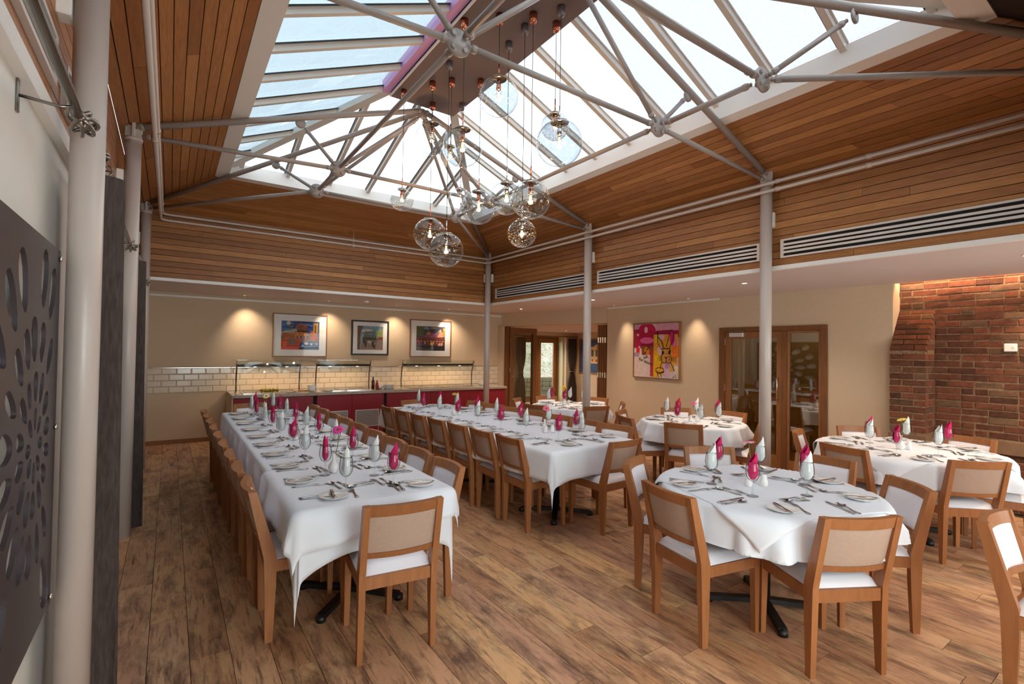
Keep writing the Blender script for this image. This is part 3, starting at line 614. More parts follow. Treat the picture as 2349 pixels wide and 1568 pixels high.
# ================================================================== FURNITURE
def chair_proto():
    t = empty('dining_chair', (0, 0, 0))
    w_, d_ = .205, .20
    # y forward (towards the table). rear leg with leaning stile
    for s in (-1, 1):
        prof = [(-.218, -.180, 0), (-.226, -.168, .30), (-.232, -.166, .46), (-.268, -.212, .62), (-.315, -.272, .83)]     # yBack, yFront, z
        vs = []; xo, xi_ = s*(w_+.003), s*(w_-.031)
        for yb, yf, z in prof:
            fl = .8 if z == 0 else 1
            vs += [V((xo, yb, z)), V((xo, yf, z)), V((xo-s*.034*fl, yf, z)), V((xo-s*.034*fl, yb, z))]
        n = len(prof); fs = [(r*4+i, r*4+(i+1) % 4, r*4+4+(i+1) % 4, r*4+4+i) for r in range(n-1) for i in range(4)]+[(3, 2, 1, 0), tuple(range(4*n-4, 4*n))]
        if s < 0: fs = [f[::-1] for f in fs]
        obj('leg', MB().add(vs, fs), 'oak', t)
        v2 = []
        for x0_, x1_, y0_, y1_, z in ((.176, .205, .19, .218, 0), (.168, .208, .178, .222, .44)): v2 += [V((s*x1_, y0_, z)), V((s*x1_, y1_, z)), V((s*x0_, y1_, z)), V((s*x0_, y0_, z))]
        f2 = [(3, 2, 1, 0), (4, 5, 6, 7)]+[(i, (i+1) % 4, 4+(i+1) % 4, 4+i) for i in range(4)]
        if s < 0: f2 = [f[::-1] for f in f2]
        obj('leg', MB().add(v2, f2), 'oak', t)
        obj('side_rail', box(min(s*.180, s*.204), max(s*.180, s*.204), -.17, .18, .378, .44), 'oak', t)
    obj('front_rail', box(-.17, .17, .192, .216, .378, .44), 'oak', t); obj('rear_rail', box(-.172, .172, -.222, -.198, .378, .442), 'oak', t)
    # seat: crowned cushion
    def cushion(nx, ny, f): 
        vs = [f(i/nx*2-1, j/ny*2-1) for j in range(ny+1) for i in range(nx+1)]; return vs, [(j*(nx+1)+i, j*(nx+1)+i+1, (j+1)*(nx+1)+i+1, (j+1)*(nx+1)+i) for j in range(ny) for i in range(nx)]
    def seatf(u, v):
        k = (1-abs(u)**5)*(1-abs(v)**5); return V((u*.199*(1-.00*v), .002+v*.205, .442+.052*k**.5 if k > 0 else .442))
    vs, fs = cushion(12, 12, seatf); b = [V((u*.199, .002+v*.205, .438)) for u, v in ((-1, -1), (1, -1), (1, 1), (-1, 1))]
    obj('seat', MB().add(vs, fs, True).add(b, [(3, 2, 1, 0)]), 'leather', t)
    # back rails, bowed in plan
    def yb(z): return -.2+(-.295+.2)*(z-.46)/.37 if z > .46 else -.2
    def rail(z0, z1, th_, bow=.028):
        mb = MB(); nx = 8; vs = []
        for i in range(nx+1):
            x = -.174+.348*i/nx; o = -bow*(1-(x/.174)**2)
            for z, dy in ((z0, -th_), (z0, th_), (z1, th_), (z1, -th_)): vs.append(V((x, yb(z)+dy+o, z)))
        fs = [(i*4+k, i*4+(k+1) % 4, i*4+4+(k+1) % 4, i*4+4+k) for i in range(nx) for k in range(4)]+[(3, 2, 1, 0), tuple(range(nx*4, nx*4+4))]
        return mb.add(vs, [f[::-1] for f in fs])
    obj('top_rail', rail(.773, .83, .0165), 'oak', t); obj('lower_rail', rail(.545, .575, .0145), 'oak', t)
    def pan(front):
        def f(u, v):
            x = u*.174; z = .674+v*.099; o = -.028*(1-u*u); k = (1-abs(u)**6)*(1-abs(v)**6)
            return V((x, yb(z)+o+((.008+.022*max(k, 0)**.5) if front else (-.008-.004*max(k, 0)**.5)), z))
        return cushion(10, 8, f)
    vs, fs = pan(True); obj('back_cushion', MB().add(vs, [f[::-1] for f in fs], True), 'leather', t)
    vs, fs = pan(False); obj('back_panel', MB().add(vs, fs, True), 'beige', t)
    return t
chair0 = chair_proto(); used = False
def chair(x, y, fx, fy, label, group):      # (x, y): middle of the top rail; (fx, fy): facing
    global used
    d = V((fx, fy)).normalized(); a_ = math.atan2(-d.x, d.y); SEATS.append((x+d.x*.295, y+d.y*.295, math.cos(a_), math.sin(a_))); o = chair0 if not used else copy_tree(chair0); used = True
    o.location = (x+d.x*.295, y+d.y*.295, 0); o.rotation_euler = (0, 0, math.atan2(-d.x, d.y)); tag(o, label, 'chair', group); return o
# ---- tables and cloths
def table_base(x, y, col=.04, feet=.34, z=.72, rz=0, label='', name='pedestal_table', top=None, group=None, more=()):
    t = empty(name, (x, y, 0), rz); tag(t, label, 'table', group)
    for k, (px_, py_) in enumerate(((0, 0),)+tuple(more)):
        cm = obj('pedestal', MB().lathe([(0, .03), (col, .03), (col, .70), (.10, .71), (.10, .728), (0, .728)], 12, (px_, py_, 0)), 'black', t)
        for q in range(4):
            a = q*PI/2+PI/4; obj('foot', MB().beam((px_, py_, .042), (px_+feet*math.cos(a), py_+feet*math.sin(a), .028), .05, .03).lathe([(0, 0), (.03, 0), (.03, .03), (0, .04)], 8, (px_+feet*math.cos(a), py_+feet*math.sin(a), 0)), 'black', cm)
    obj('tabletop', top, 'dooroak', t); return t
SEATS = []
def seat_at(wx, wy):
    for sx, sy, ca, sa in SEATS:
        dx, dy = wx-sx, wy-sy; lx, ly = dx*ca+dy*sa, -dx*sa+dy*ca
        if abs(lx) < .215 and -.24 < ly < .235: return True
    return False
def cloth(nearest, hx, hy, drop, x, y, rz, label, z=.76, n=(60, 60), amp=.022, rot=0, name='tablecloth', freq=9, zo=0, inner=None, group=None, seed=0, hem=None, lift=0, flare=.07):
    # drape a flat rectangle (half sizes hx, hy, rotated by rot) over a table whose outline is given by nearest(p) -> point on table, distance, outward dir, arc parameter
    nx, ny = n; vs = []; R_ = Matrix.Rotation(rot, 2)
    for j in range(ny+1):
        for i in range(nx+1):
            p = R_ @ V(((i/nx*2-1)*hx, (j/ny*2-1)*hy))
            if hem: p = hem(p)
            q, d, o, s = nearest(p)
            if d <= 1e-6: vs.append(V((p.x, p.y, z+zo))); continue
            e = min(d, .02); w1 = math.sin(s*freq+seed)+.5*math.sin(s*freq*2.3+1.3+seed*2)
            out = .012+.010*min(1, d/.02)+d*flare+max(0, w1)*amp*min(1, d/.15)*(1+d)
            out += lift*min(1, d/.05); zz = z+zo-max(0, d-.008)*.985; cr, sr = math.cos(rz), math.sin(rz)
            if zz < .502:
                X_, Y_ = q.x+o.x*out, q.y+o.y*out
                if seat_at(x+X_*cr-Y_*sr, y+X_*sr+Y_*cr): ex = .502-zz; zz = .502+zo+.004*math.sin(s*30); out += ex*.12
            vs.append(V((q.x+o.x*out, q.y+o.y*out, zz)))
    me = MB().add(vs, [(j*(nx+1)+i, j*(nx+1)+i+1, (j+1)*(nx+1)+i+1, (j+1)*(nx+1)+i) for j in range(ny) for i in range(nx)], True)
    o = obj(name, me, 'linen', None, (x, y, 0), rz)
    so = o.modifiers.new('thickness', 'SOLIDIFY'); so.thickness = .0022; so.offset = -1
    return tag(o, label, 'tablecloth', group)
def near_rect(a, b):
    def f(p):
        q = V((max(-a, min(a, p.x)), max(-b, min(b, p.y)))); dv = p-q; d = dv.length
        if d < 1e-6: return q, 0, V((0, 0)), 0
        o = dv/d; ang = math.atan2(o.y, o.x)
        return q, d, o, q.x+q.y+ang*.35
    return f
def near_circ(r):
    def f(p):
        L = p.length
        if L <= r: return p, 0, V((0, 0)), 0
        o = p/L; return o*r, L-r, o, math.atan2(o.y, o.x)
    return f
T1 = (1.012, 5.03, 0); T2 = (3.155, 5.10, .0436); ROUND = {'T3': (3.18, 1.68, .62), 'T4': (5.45, 3.80, .60), 'T5': (5.65, 1.66, .68), 'T6': (5.25, 5.90, .58)}
def rr(mb, a, b): return MB().bbox(-a, a, -b, b, .728, .752, .004)
table_base(T1[0], T1[1], label='long dining table on black pedestals nearest the window side, under white linen', top=rr(0, .42, 2.27), more=((0, -1.75), (0, 1.75), (0, -.85), (0, .85)), name='long_table', group='long banquet tables')
table_base(T2[0], T2[1], rz=T2[2], label='long dining table on black pedestals in the middle of the room, under white linen', top=rr(0, .53, 1.82), more=((0, -1.3), (0, 1.3)), name='long_table', group='long banquet tables')
RL = {'T3': ('round foreground table', .1), 'T4': ('round table by oak door', .5), 'T5': ('round table by brick wall', .35), 'T6': ('far round table by column', .2)}
for kq, (x, y, r) in ROUND.items():
    table_base(x, y, label='pedestal '+RL[kq][0]+', under white linen', top=MB().lathe([(0, .728), (r-.01, .728), (r-.004, .74), (r-.01, .752), (0, .752)], 40), name='round_table', group='round dining tables')
# ---- chairs
G1, G2 = 'chairs along the window side long table', 'chairs along the middle long table'
od = ['nearest', 'second', 'third', 'fourth', 'fifth', 'sixth', 'seventh', 'eighth', 'ninth']
def kth(k, n): return 'nearest' if k == 0 else ('farthest' if k == n-1 else od[k]+' from the near end')
for k in range(9):
    chair(.392-.004*k, 3.185+.482*k, 1, -.045, 'oak chair, %s, window side of the left long table' % kth(k, 9), G1)
    chair(1.632, 3.10+.485*k, -1, .0, 'oak chair, %s, right side of the left long table' % kth(k, 9), G1)
chair(1.012, 2.403, .12, 1, 'oak chair with beige back, alone at the near end of the left long table', G1)
chair(.93, 7.66, .1, -1, 'oak chair at the far end of the left long table by the buffet', G1)
u2 = V((-math.sin(T2[2]), math.cos(T2[2]))); r2 = V((math.cos(T2[2]), math.sin(T2[2])))
for k in range(7):
    c = V((2.558, 3.709))+u2*(.459*k); chair(c.x, c.y, r2.x, r2.y-.08, 'oak chair, %s, left side of the middle long table' % kth(k, 7), G2)
    c = V((4.00, 3.73))+u2*(.459*k); chair(c.x, c.y, -r2.x, -r2.y-.12, 'oak chair, %s, right side of the middle long table' % kth(k, 7), G2)
chair(3.377, 3.03, -.05, 1, 'oak chair with beige back at the near end of the middle long table', G2); chair(3.09, 7.10, .1, -1, 'oak chair at the far end of the middle long table', G2)
RC = {'T3': [((3.758, 2.46), 'at the back, facing camera'), ((2.828, 2.461), 'at the back left, seen from its side'), ((2.391, 1.834), 'at the front left, back to camera'), ((2.833, 1.048), 'at the front, back to camera'), ((3.828, 1.101), 'at the front right, seen from its side'), ((4.20, 1.742), 'at the back right, facing camera')],
      'T4': [((5.03, 4.62), 'at the back left'), ((4.743, 3.425), 'at the front, back to camera'), ((6.0, 4.46), 'at the back, facing camera'), ((6.33, 3.79), 'at the back right'), ((5.66, 2.99), 'behind the near column'), ((4.62, 4.17), 'at the front left')],
      'T5': [((6.319, 2.296), 'at the back left, against the cream wall'), ((4.885, 1.861), 'at the front left, back to camera'), ((5.161, 1.111), 'at the front right, back to camera'), ((6.55, 1.40), 'at the back right by the brick'), ((5.40, 2.508), 'at the left, near the column'), ((5.98, .78), 'at the right edge, back out of frame')],
      'T6': [((4.70, 6.60), 'at the left, seen from its side'), ((4.40, 5.72), 'at the front left, back to camera'), ((5.42, 6.72), 'at the back left'), ((6.08, 6.12), 'at the back right'), ((5.10, 5.14), 'at the front, half behind the column'), ((5.86, 5.33), 'at the right, seen edge-on')]}
for kq, L in RC.items():
    cx_, cy_, r = ROUND[kq]
    for (x, y), w_ in L:
        d = V((cx_-x, cy_-y)); mn = r+.155
        if d.length < mn: x, y = cx_-d.x/d.length*mn, cy_-d.y/d.length*mn
        chair(x, y, d.x, d.y, 'oak chair %s, %s' % (w_, RL[kq][0]), 'chairs around the '+RL[kq][0])
chair(3.425, .644, -.03, -1, 'oak chair with white back cut off at the right edge of the photo', 'loose chairs in the foreground')
# ---- linen
def hem1(p):
    if p.y < -2.28: k_ = max(0, min(1, (abs(p.x)-.10)/.40)); p = V((p.x, -2.28+(p.y+2.28)*(1+.55*k_*k_)))
    if abs(p.x) > .43 and p.y < -1.9: k_ = max(0, min(1, (-p.y-1.9)/.4)); p = V((math.copysign(.43+(abs(p.x)-.43)*(1+.62*k_*k_), p.x), p.y))
    return p
cloth(near_rect(.43, 2.28), .43+.27, 2.28+.27, 0, T1[0], T1[1], 0, 'white linen cloth draped over the long table nearest the windows', flare=.02, n=(60, 190), amp=.008, freq=9, hem=hem1)
cloth(near_rect(.54, 1.83), .54+.27, 1.83+.27, 0, T2[0], T2[1], T2[2], 'white linen cloth draped over the long table in the middle', n=(60, 150), amp=.012, freq=9, seed=2, hem=lambda p: V((p.x, -1.83+(p.y+1.83)*(1+.5*max(0, (abs(p.x)-.3)/.5)**2))) if p.y < -1.83 else p)
cloth(near_rect(.436, .50), .436+.20, .50+.17, 0, T1[0]+.0, T1[1]-1.785, .0, 'square white linen overlay at the near end of the window side long table', n=(56, 56), amp=.02, freq=9, zo=.0032, name='cloth_overlay', seed=1, lift=.022, hem=lambda p: V((p.x, -.5+(p.y+.5)*(1+.5*max(0, min(1, (-p.x-.1)/.5))))) if p.y < -.5 else p)
for kq, (x, y, r) in ROUND.items():
    rot_ = {'T3': -.38, 'T4': .61, 'T5': -.70, 'T6': .5}[kq]; lim = r+.22
    cloth(near_circ(r), r+.18, r+.18, 0, x, y, rot_, 'white linen cloth draped over the %s' % RL[kq][0], n=(84, 84), amp=.055, freq=8, seed=ord(kq[1]), hem=lambda p, L=lim: p*min(1, L/max(p.length, 1e-6)))
    if kq in ('T3', 'T5'): cloth(near_circ(r+.004), r*.93, r*.93, 0, x, y, {'T3': -.33, 'T5': -.66}[kq], 'square white linen overlay with a corner hanging, %s' % RL[kq][0], n=(60, 60), amp=.02, freq=6, zo=.0032, name='cloth_overlay', seed=3, lift=.03)
# ================================================================== TABLE SETTINGS
ZT = .7645
def outline_obj(poly, zf, th=.0016):     # thin curved blank: poly of (x, y), height profile zf(y)
    n = len(poly); lo = [V((x, y, zf(x, y))) for x, y in poly]; hi = [p+V((0, 0, th)) for p in lo]
    return lo, hi, n
def strip(sec, zf, th=.0018):            # sec: list of (y, halfwidth); long axis y
    mb = MB(); vs = []
    for y, h in sec:
        for x in (-h, h):
            for k in (0, 1): vs.append(V((x, y, zf(x, y)+k*th)))
    fs = []
    for i in range(len(sec)-1):
        a, b = i*4, i*4+4; fs += [(a, a+2, b+2, b), (a+1, b+1, b+3, a+3), (a, b, b+1, a+1), (a+2, a+3, b+3, b+2)]
    e = (len(sec)-1)*4; fs += [(0, 1, 3, 2), (e, e+2, e+3, e+1)]
    return mb.add(vs, fs, True)
def wave(L): return lambda x, y: .0004+.0075*max(0, math.sin((y/L)*PI))*(.55+.45*math.cos(y/L*3*PI+.6))
def knife(L=.225):
    m = strip([(0, .006), (.02, .009), (.06, .0065), (L*.44, .0055), (L*.47, .0075), (L*.6, .0095), (L*.8, .010), (L*.93, .0085), (L*.99, .003)], lambda x, y: .0006, .0032); return m
def fork(L=.19):
    hd = L*.66; m = strip([(0, .008), (.02, .0095), (.06, .005), (hd-.02, .004), (hd, .009), (hd+.018, .0118)], wave(L))
    for i in range(4):
        x = -.0102+.0068*i; f = wave(L)
        vs = []
        for y, h in ((hd+.016, .0018), (hd+.035, .0015), (L, .0007)):
            for sx in (-h, h):
                for k in (0, 1): vs.append(V((x+sx, y, f(x, min(y, L*.97))*1.0+.001+k*.0018)))
        m.add(vs, [(a, a+2, a+6, a+4) for a in (0, 4)]+[(a+1, a+5, a+7, a+3) for a in (0, 4)]+[(a, a+4, a+5, a+1) for a in (0, 4)]+[(a+2, a+3, a+7, a+6) for a in (0, 4)]+[(8, 10, 11, 9)], True)
    return m
def spoon(L=.19, r=.020):
    hd = L-.062; m = strip([(0, .008), (.02, .0095), (.06, .005), (hd-.01, .004), (hd+.004, .006)], wave(L)); f = wave(L); z0 = f(0, hd)
    vs = [V((0, hd+.031, .0008))]; rg = ((.4, .001), (.75, .004), (1, .0095)); n = 14
    for q, z in rg: vs += [V((r*q*math.cos(2*PI*k/n), hd+.031+.031*q*math.sin(2*PI*k/n), z)) for k in range(n)]
    fs = [(0, 1+k, 1+(k+1) % n) for k in range(n)]+[(1+r_*n+k, 1+r_*n+n+k, 1+r_*n+n+(k+1) % n, 1+r_*n+(k+1) % n) for r_ in range(2) for k in range(n)]
    m.add(vs, fs, True); return m
ME = {}
for nm, mk, mt in (('dinner_knife', knife(), 'cutlery'), ('butter_knife', knife(.185), 'cutlery'), ('dinner_fork', fork(.205), 'cutlery'), ('dessert_fork', fork(.175), 'cutlery'), ('soup_spoon', spoon(.18, .022), 'cutlery'), ('dessert_spoon', spoon(.18, .019), 'cutlery'),
                   ('side_plate', MB().lathe([(0, .003), (.045, .003), (.05, 0), (.055, .001), (.060, .006), (.084, .013), (.0855, .0145), (.083, .0155), (.058, .0085), (.045, .0055), (0, .0055)], 28), 'china')):
    ME[nm] = mk.mesh(nm); ME[nm].materials.append(M[mt])
BOWL = [(0, 0), (.033, .0008), (.034, .0022), (.012, .0055), (.0045, .012), (.0036, .05), (.0042, .082), (.012, .089), (.026, .100), (.036, .118), (.0405, .142), (.0395, .165), (.035, .192), (.0325, .208), (.0318, .2085), (.0343, .192), (.0388, .165), (.0396, .142), (.035, .119), (.025, .102), (.010, .092), (0, .0915)]
ME['goblet'] = MB().lathe(BOWL, 22).mesh('wine_glass'); ME['goblet'].materials.append(M['goblet'])
def napkin_mesh(sd):
    rs = random.Random(sd); mb = MB()
    for sh, (a0, hgt, rr_, span) in enumerate(((rs.uniform(-.5, -.2), .072, 0, 2.3), (rs.uniform(.5, 1.0), .055, .0035, 2.0))):
        n, rows = 16, 9; vs = []
        for j in range(rows+1):
            t = j/rows
            for i in range(n+1):
                a = a0+(i/n-.5)*2*span; pk = max(0, 1-abs(a-a0)/1.7); ht = .100+(.105+hgt*pk)*t
                zz = ht; rad = .012+.021*min(1, (zz-.098)/.03) if zz < .128 else .033-.004*(zz-.128)/.08
                if zz > .2: rad = .0295-(zz-.2)*.09
                rad = max(.004, rad-rr_)*(1+.05*math.sin(a*5+sd))
                vs.append(V((rad*math.cos(a), rad*math.sin(a)*.62, zz)))
        nn = n+1; mb.add(vs, [(j*nn+i, j*nn+i+1, (j+1)*nn+i+1, (j+1)*nn+i) for j in range(rows) for i in range(n)], True)
    return mb
NM = {}
for cn, mt in (('w', 'paper'), ('p', 'pink'), ('r', 'red')):
    for s in range(4): NM[cn, s] = napkin_mesh(s).mesh('napkin'); NM[cn, s].materials.append(M[mt])
CN = {'w': 'white', 'p': 'magenta', 'r': 'red'}
gi = 0
def glass_at(x, y, c, where, grp):
    global gi; gi += 1
    o = obj('wine_glass', ME['goblet'], None, None, (x, y, ZT)); tag(o, 'wine glass with %s napkin, %s' % (CN[c], where), 'glass', 'wine glasses on the '+grp)
    o = obj('napkin', NM[c, gi % 4], None, None, (x, y, ZT), -1.2+random.uniform(-.7, .7)); tag(o, 'folded %s napkin in glass, %s' % (CN[c], where), 'napkin', '%s napkins on the %s' % (CN[c], grp))
def cover(x, y, dx, dy, where, grp, far=False):   # (x, y) point at table edge in front of the diner, (dx, dy) towards the table centre
    d = V((dx, dy)).normalized(); r = V((d.y, -d.x)); az = math.atan2(-d.x, d.y)
    def put(nm, u, v, a, zz=0, word=None):
        a += random.uniform(-.07, .07); u += random.uniform(-.006, .006); v += random.uniform(-.008, .008)
        p = V((x, y))+r*u+d*v; o = obj(nm, ME[nm], None, None, (p.x, p.y, ZT+zz), az+a); k = nm.replace('_', ' ')
        cat = 'plate' if 'plate' in nm else k.split()[1]
        tag(o, ('white side plate' if 'plate' in nm else 'steel '+k)+' at '+where, cat, k+'s on the '+grp); return o
    put('dinner_knife', .155, .04, .02); put('soup_spoon', .185, .045, -.12)
    put('dinner_fork', -.095, .05, -.12); put('side_plate', -.20, .125, 0); put('butter_knife', -.215, .045, -.15, .0158)
    put('dessert_spoon', .09, .295, PI/2+.1); put('dessert_fork', -.085, .322, -PI/2+.12)
L1, L2 = 'left long table', 'middle long table'
def pk(k, n): return 'nearest place' if k == 0 else ('farthest place' if k == n-1 else '%s place from near end' % od[k])
ly = [2.966, 3.42, 3.913, 4.437, 4.88, 5.402, 5.853, 6.281, 6.723]; lx = [.877, .872, .848, .866, .846, .86, .854, .829, .832]
ry = [3.25, 3.717, 4.16, 4.684, 5.17, 5.64, 6.10, 6.50, 6.92]
for k in range(9):
    wh = pk(k, 9)+', window side of '+L1; cover(.575, 3.125+.466*k, 1, 0, wh, L1); glass_at(lx[k], ly[k], 'wp'[k % 2], wh, L1)
    wh = pk(k, 9)+', right side of '+L1; cover(1.445, 3.07+.466*k, -1, 0, wh, L1); glass_at(1.15-.006*k, ry[k], 'wp'[k % 2], wh, L1)
cover(.995, 2.765, 0, 1, 'the near end of the '+L1, L1); glass_at(1.163, 2.943, 'p', 'at the near end of the '+L1, L1)
cover(1.0, 7.29, 0, -1, 'the far end of the '+L1, L1); glass_at(.90, 7.02, 'p', 'at the far end of the '+L1, L1)
g2l = [(3.055, 3.589), (3.002, 4.038), (2.965, 4.447), (2.96, 4.921), (2.908, 5.311), (2.883, 5.758), (2.85, 6.194)]
g2r = [(3.442, 3.769), (3.472, 4.251), (3.353, 4.62), (3.339, 5.102), (3.289, 5.493), (3.235, 5.93), (3.19, 6.36)]
MT2 = lambda u, v: V((T2[0], T2[1]))+r2*u+u2*v
for k in range(7):
    wh = pk(k, 7)+', left side of '+L2; p = MT2(-.535, -1.345+.456*k); cover(p.x, p.y, r2.x, r2.y, wh, L2); glass_at(*g2l[k], 'pw'[k % 2], wh, L2)
    wh = pk(k, 7)+', right side of '+L2; p = MT2(.535, -1.40+.456*k); cover(p.x, p.y, -r2.x, -r2.y, wh, L2); glass_at(*g2r[k], 'pw'[k % 2], wh, L2)
p = MT2(-.02, -1.825); cover(p.x, p.y, u2.x, u2.y, 'the near end of the '+L2, L2); glass_at(3.328, 3.56, 'w', 'at the near end of the '+L2, L2)
p = MT2(0, 1.825); cover(p.x, p.y, -u2.x, -u2.y, 'the far end of the '+L2, L2); glass_at(2.977, 6.62, 'w', 'at the far end of the '+L2, L2)
GR = {'T3': [('w', 2.938, 1.901), ('p', 3.238, 2.048), ('p', 2.902, 1.604), ('w', 3.456, 1.858), ('w', 3.2, 1.429), ('p', 3.468, 1.565)],
      'T4': [('w', 5.385, 4.14), ('p', 5.05, 3.734), ('r', 5.582, 4.114), ('w', 5.106, 3.453), ('w', 5.75, 3.95), ('w', 5.491, 3.462), ('p', 5.78, 3.661)],
      'T5': [('w', 5.402, 1.863), ('p', 5.676, 1.96), ('p', 5.245, 1.609), ('w', 5.90, 1.73), ('w', 5.511, 1.389), ('p', 5.898, 1.419)],
      'T6': [('w', 4.93, 6.05), ('p', 5.16, 6.24), ('p', 5.174, 5.942), ('w', 5.42, 6.09), ('w', 5.56, 5.93)]}
def dirname(dx, dy, usedn):
    f = dx*fw.x+dy*fw.y; s_ = dx*rt.x+dy*rt.y; a = math.degrees(math.atan2(s_, f)) % 360
    nm = ['back', 'back right', 'right', 'front right', 'front', 'front left', 'left', 'back left'][int((a+22.5)//45) % 8]
    base = nm; extra = ['inner ', 'outer ', 'middle ']; i = 0
    while nm in usedn: nm = extra[i]+base; i += 1
    usedn.add(nm); return nm
for kq, (cx_, cy_, r) in ROUND.items():
    us = set()
    for o in [q for q in D.objects if q.get('group') == 'chairs around the '+RL[kq][0]]:
        d = V((cx_-o.location.x, cy_-o.location.y)).normalized(); nm = dirname(-d.x, -d.y, us)
        e = V((cx_, cy_))-d*(r-.02); cover(e.x, e.y, d.x, d.y, '%s place of %s' % (nm, RL[kq][0]), RL[kq][0])
    us = set()
    for c, x, y in GR[kq]: glass_at(x, y, c, '%s of %s' % (dirname(x-cx_, y-cy_, us), RL[kq][0]), RL[kq][0])
# vases, flowers, pots
def pot(x, y, where, holes=True):
    t = tag(obj('salt_pot', MB().lathe([(0, 0), (.019, 0), (.022, .004), (.025, .02), (.0235, .035), (.0165, .052), (.018, .066), (.015, .074), (0, .076)], 16), 'china', None, (x, y, ZT)), 'small white china shaker '+where, 'shaker', 'white china shakers')
def vase(x, y, head, petal, word, where):
    t = tag(obj('bud_vase', MB().lathe([(0, 0), (.021, 0), (.024, .004), (.034, .022), (.036, .036), (.030, .055), (.014, .078), (.0105, .09), (.011, .115), (.015, .128), (.013, .128), (.009, .115), (.008, .09), (0, .085)], 18), 'china', None, (x, y, ZT)), 'white bud vase with %s gerbera %s' % (word, where), 'vase', 'white bud vases')
    if not head: return
    hx, hy, hz = head; f = empty('gerbera', (x, y, ZT+.09)); tag(f, '%s gerbera in white bud vase %s' % (word, where), 'flower')
    h = V((hx-x, hy-y, hz-ZT-.09)); pts = [V((0, 0, 0)).lerp(h, t_)+V((0, 0, 0))+V((h.y, -h.x, 0))*.3*math.sin(PI*t_) for t_ in (0, .2, .4, .6, .8, 1)]
    obj('stem', MB().tube(pts, .0028, 7), 'stem', f); hp = obj('petals', MB(), None, f) if False else None
    tilt = Matrix.Translation(h) @ Matrix.Rotation({'yellow': -.5, 'golden': 1.2, 'bright pink': .2, 'pale pink': -.4}.get(word, .7), 4, V((fw.y, -fw.x, 0)).normalized())
    mb = MB(); rs = random.Random(len(word))
    for lay, (n, R_, zz) in enumerate(((20, .043, .002), (18, .036, .008))):
        for k in range(n):
            a = 2*PI*k/n+lay*.17+rs.uniform(-.05, .05); R2 = R_*rs.uniform(.9, 1.05); c, s_ = math.cos(a), math.sin(a)
            pp = [(.008, -.002, 0), (R2*.55, -.0048, .005), (R2*.9, -.0035, .003), (R2, 0, .001), (R2*.9, .0035, .003), (R2*.55, .0048, .005), (.008, .002, 0)]
            mb.add([tilt @ V((u*c-v*s_, u*s_+v*c, z_+zz)) for u, v, z_ in pp], [tuple(range(7))])
    tag(obj('petals', mb, petal, f), kind='stuff'); obj('flower_heart', MB().lathe([(0, .004), (.009, .006), (.0105, .010), (.006, .014), (0, .013)], 12, m=tilt), 'heart', f)
def hz(px, py, x, y):      # height at which the plumb line over (x, y) meets the given picture row (only used to size the stems)
    return 0
VS = [((.94, 3.47), 'petpink', 'magenta', 'on the left long table, near end'), ((.93, 6.41), 'petcream', 'cream', 'on the left long table, far end'), ((3.07, 5.71), 'petyellow', 'yellow', 'on the middle long table, far end'), ((3.29, 4.09), 'petrose', 'rose pink', 'on the middle long table, near end'),
      ((3.235, 1.79), 'petpale', 'pale pink', 'on the round foreground table'), ((5.45, 3.73), 'petpink', 'bright pink', 'on round table by the oak door'), ((5.55, 1.67), 'petyellow', 'yellow', 'on round table by the brick wall'), ((5.21, 5.99), 'petgold', 'golden', 'on the far round table')]
HEADS = [(.975, 3.50, 1.045), (.95, 6.44, 1.03), (3.085, 5.72, 1.03), (3.315, 4.10, 1.0), (3.215, 1.805, 1.02), (5.42, 3.76, .985), (5.585, 1.67, 1.03), (5.215, 6.0, 1.03)]
for (xy, pt_, wd, wh), hd in zip(VS, HEADS): vase(*xy, hd, pt_, wd, wh)
for x, y, wh in ((1.0, 3.42, 'hidden behind the nearest glasses, left long table'), (.97, 4.88, 'mid way along the left long table, left'), (1.03, 4.92, 'mid way along the left long table, right'), (.90, 6.50, 'beside the cream gerbera, left long table'),
                 (3.135, 5.68, 'beside the yellow gerbera, middle long table'), (3.25, 4.03, 'in front of rose gerbera, middle long table'), (3.33, 4.01, 'right of rose gerbera, middle long table'), (3.10, 1.74, 'left one on the round foreground table'), (3.185, 1.685, 'right one on the round foreground table'),
                 (5.40, 3.79, 'beside pink gerbera, round table by oak door'), (5.60, 1.62, 'beside yellow gerbera, round table by brick wall'), (5.27, 5.95, 'right of golden gerbera, far round table'), (5.15, 5.93, 'left of golden gerbera, far round table')): pot(x, y, wh)
# ================================================================== PENDANT GLOBES
PG = dict(C=(2.004, 3.659, 3.34, .167, 'copper'), A=(2.213, 3.43, 3.742, .166, 'copper'), N=(2.462, 3.411, 2.625, .124, 'grey'), L=(2.486, 3.692, 3.003, .154, 'grey'), E=(2.658, 3.224, 3.538, .118, 'copper'), F=(2.035, 5.057, 3.236, .123, 'copper'),
          G=(2.212, 4.716, 2.826, .170, 'copper'), H=(2.186, 4.285, 2.585, .170, 'grey'), J=(2.349, 4.543, 3.624, .113, 'copper'), B=(2.407, 5.121, 4.03, .187, 'copper'), I=(2.683, 4.93, 3.325, .135, 'grey'), K=(2.60, 4.378, 3.10, .18, 'copper'), D=(2.566, 3.053, 3.312, .188, 'grey'), M=(2.43, 3.25, 2.87, .163, 'copper'))
PL = dict(C='medium, left of centre, highest but one', A='medium, at top centre', N='small, lowest on the right', L='medium, right of centre in the lower middle row', E='small, behind the largest one', F='smallest, alone at the far left', G='lower left, upper of the two lowest',
          H='lowest of all, bottom left', J='small, hidden behind the left central globe', B='large, uppermost on the left', I='small, left of the large central one', K='large, in the middle of the lower row', D='largest, on the right', M='large, rightmost of the lower row')
SPOTS = []
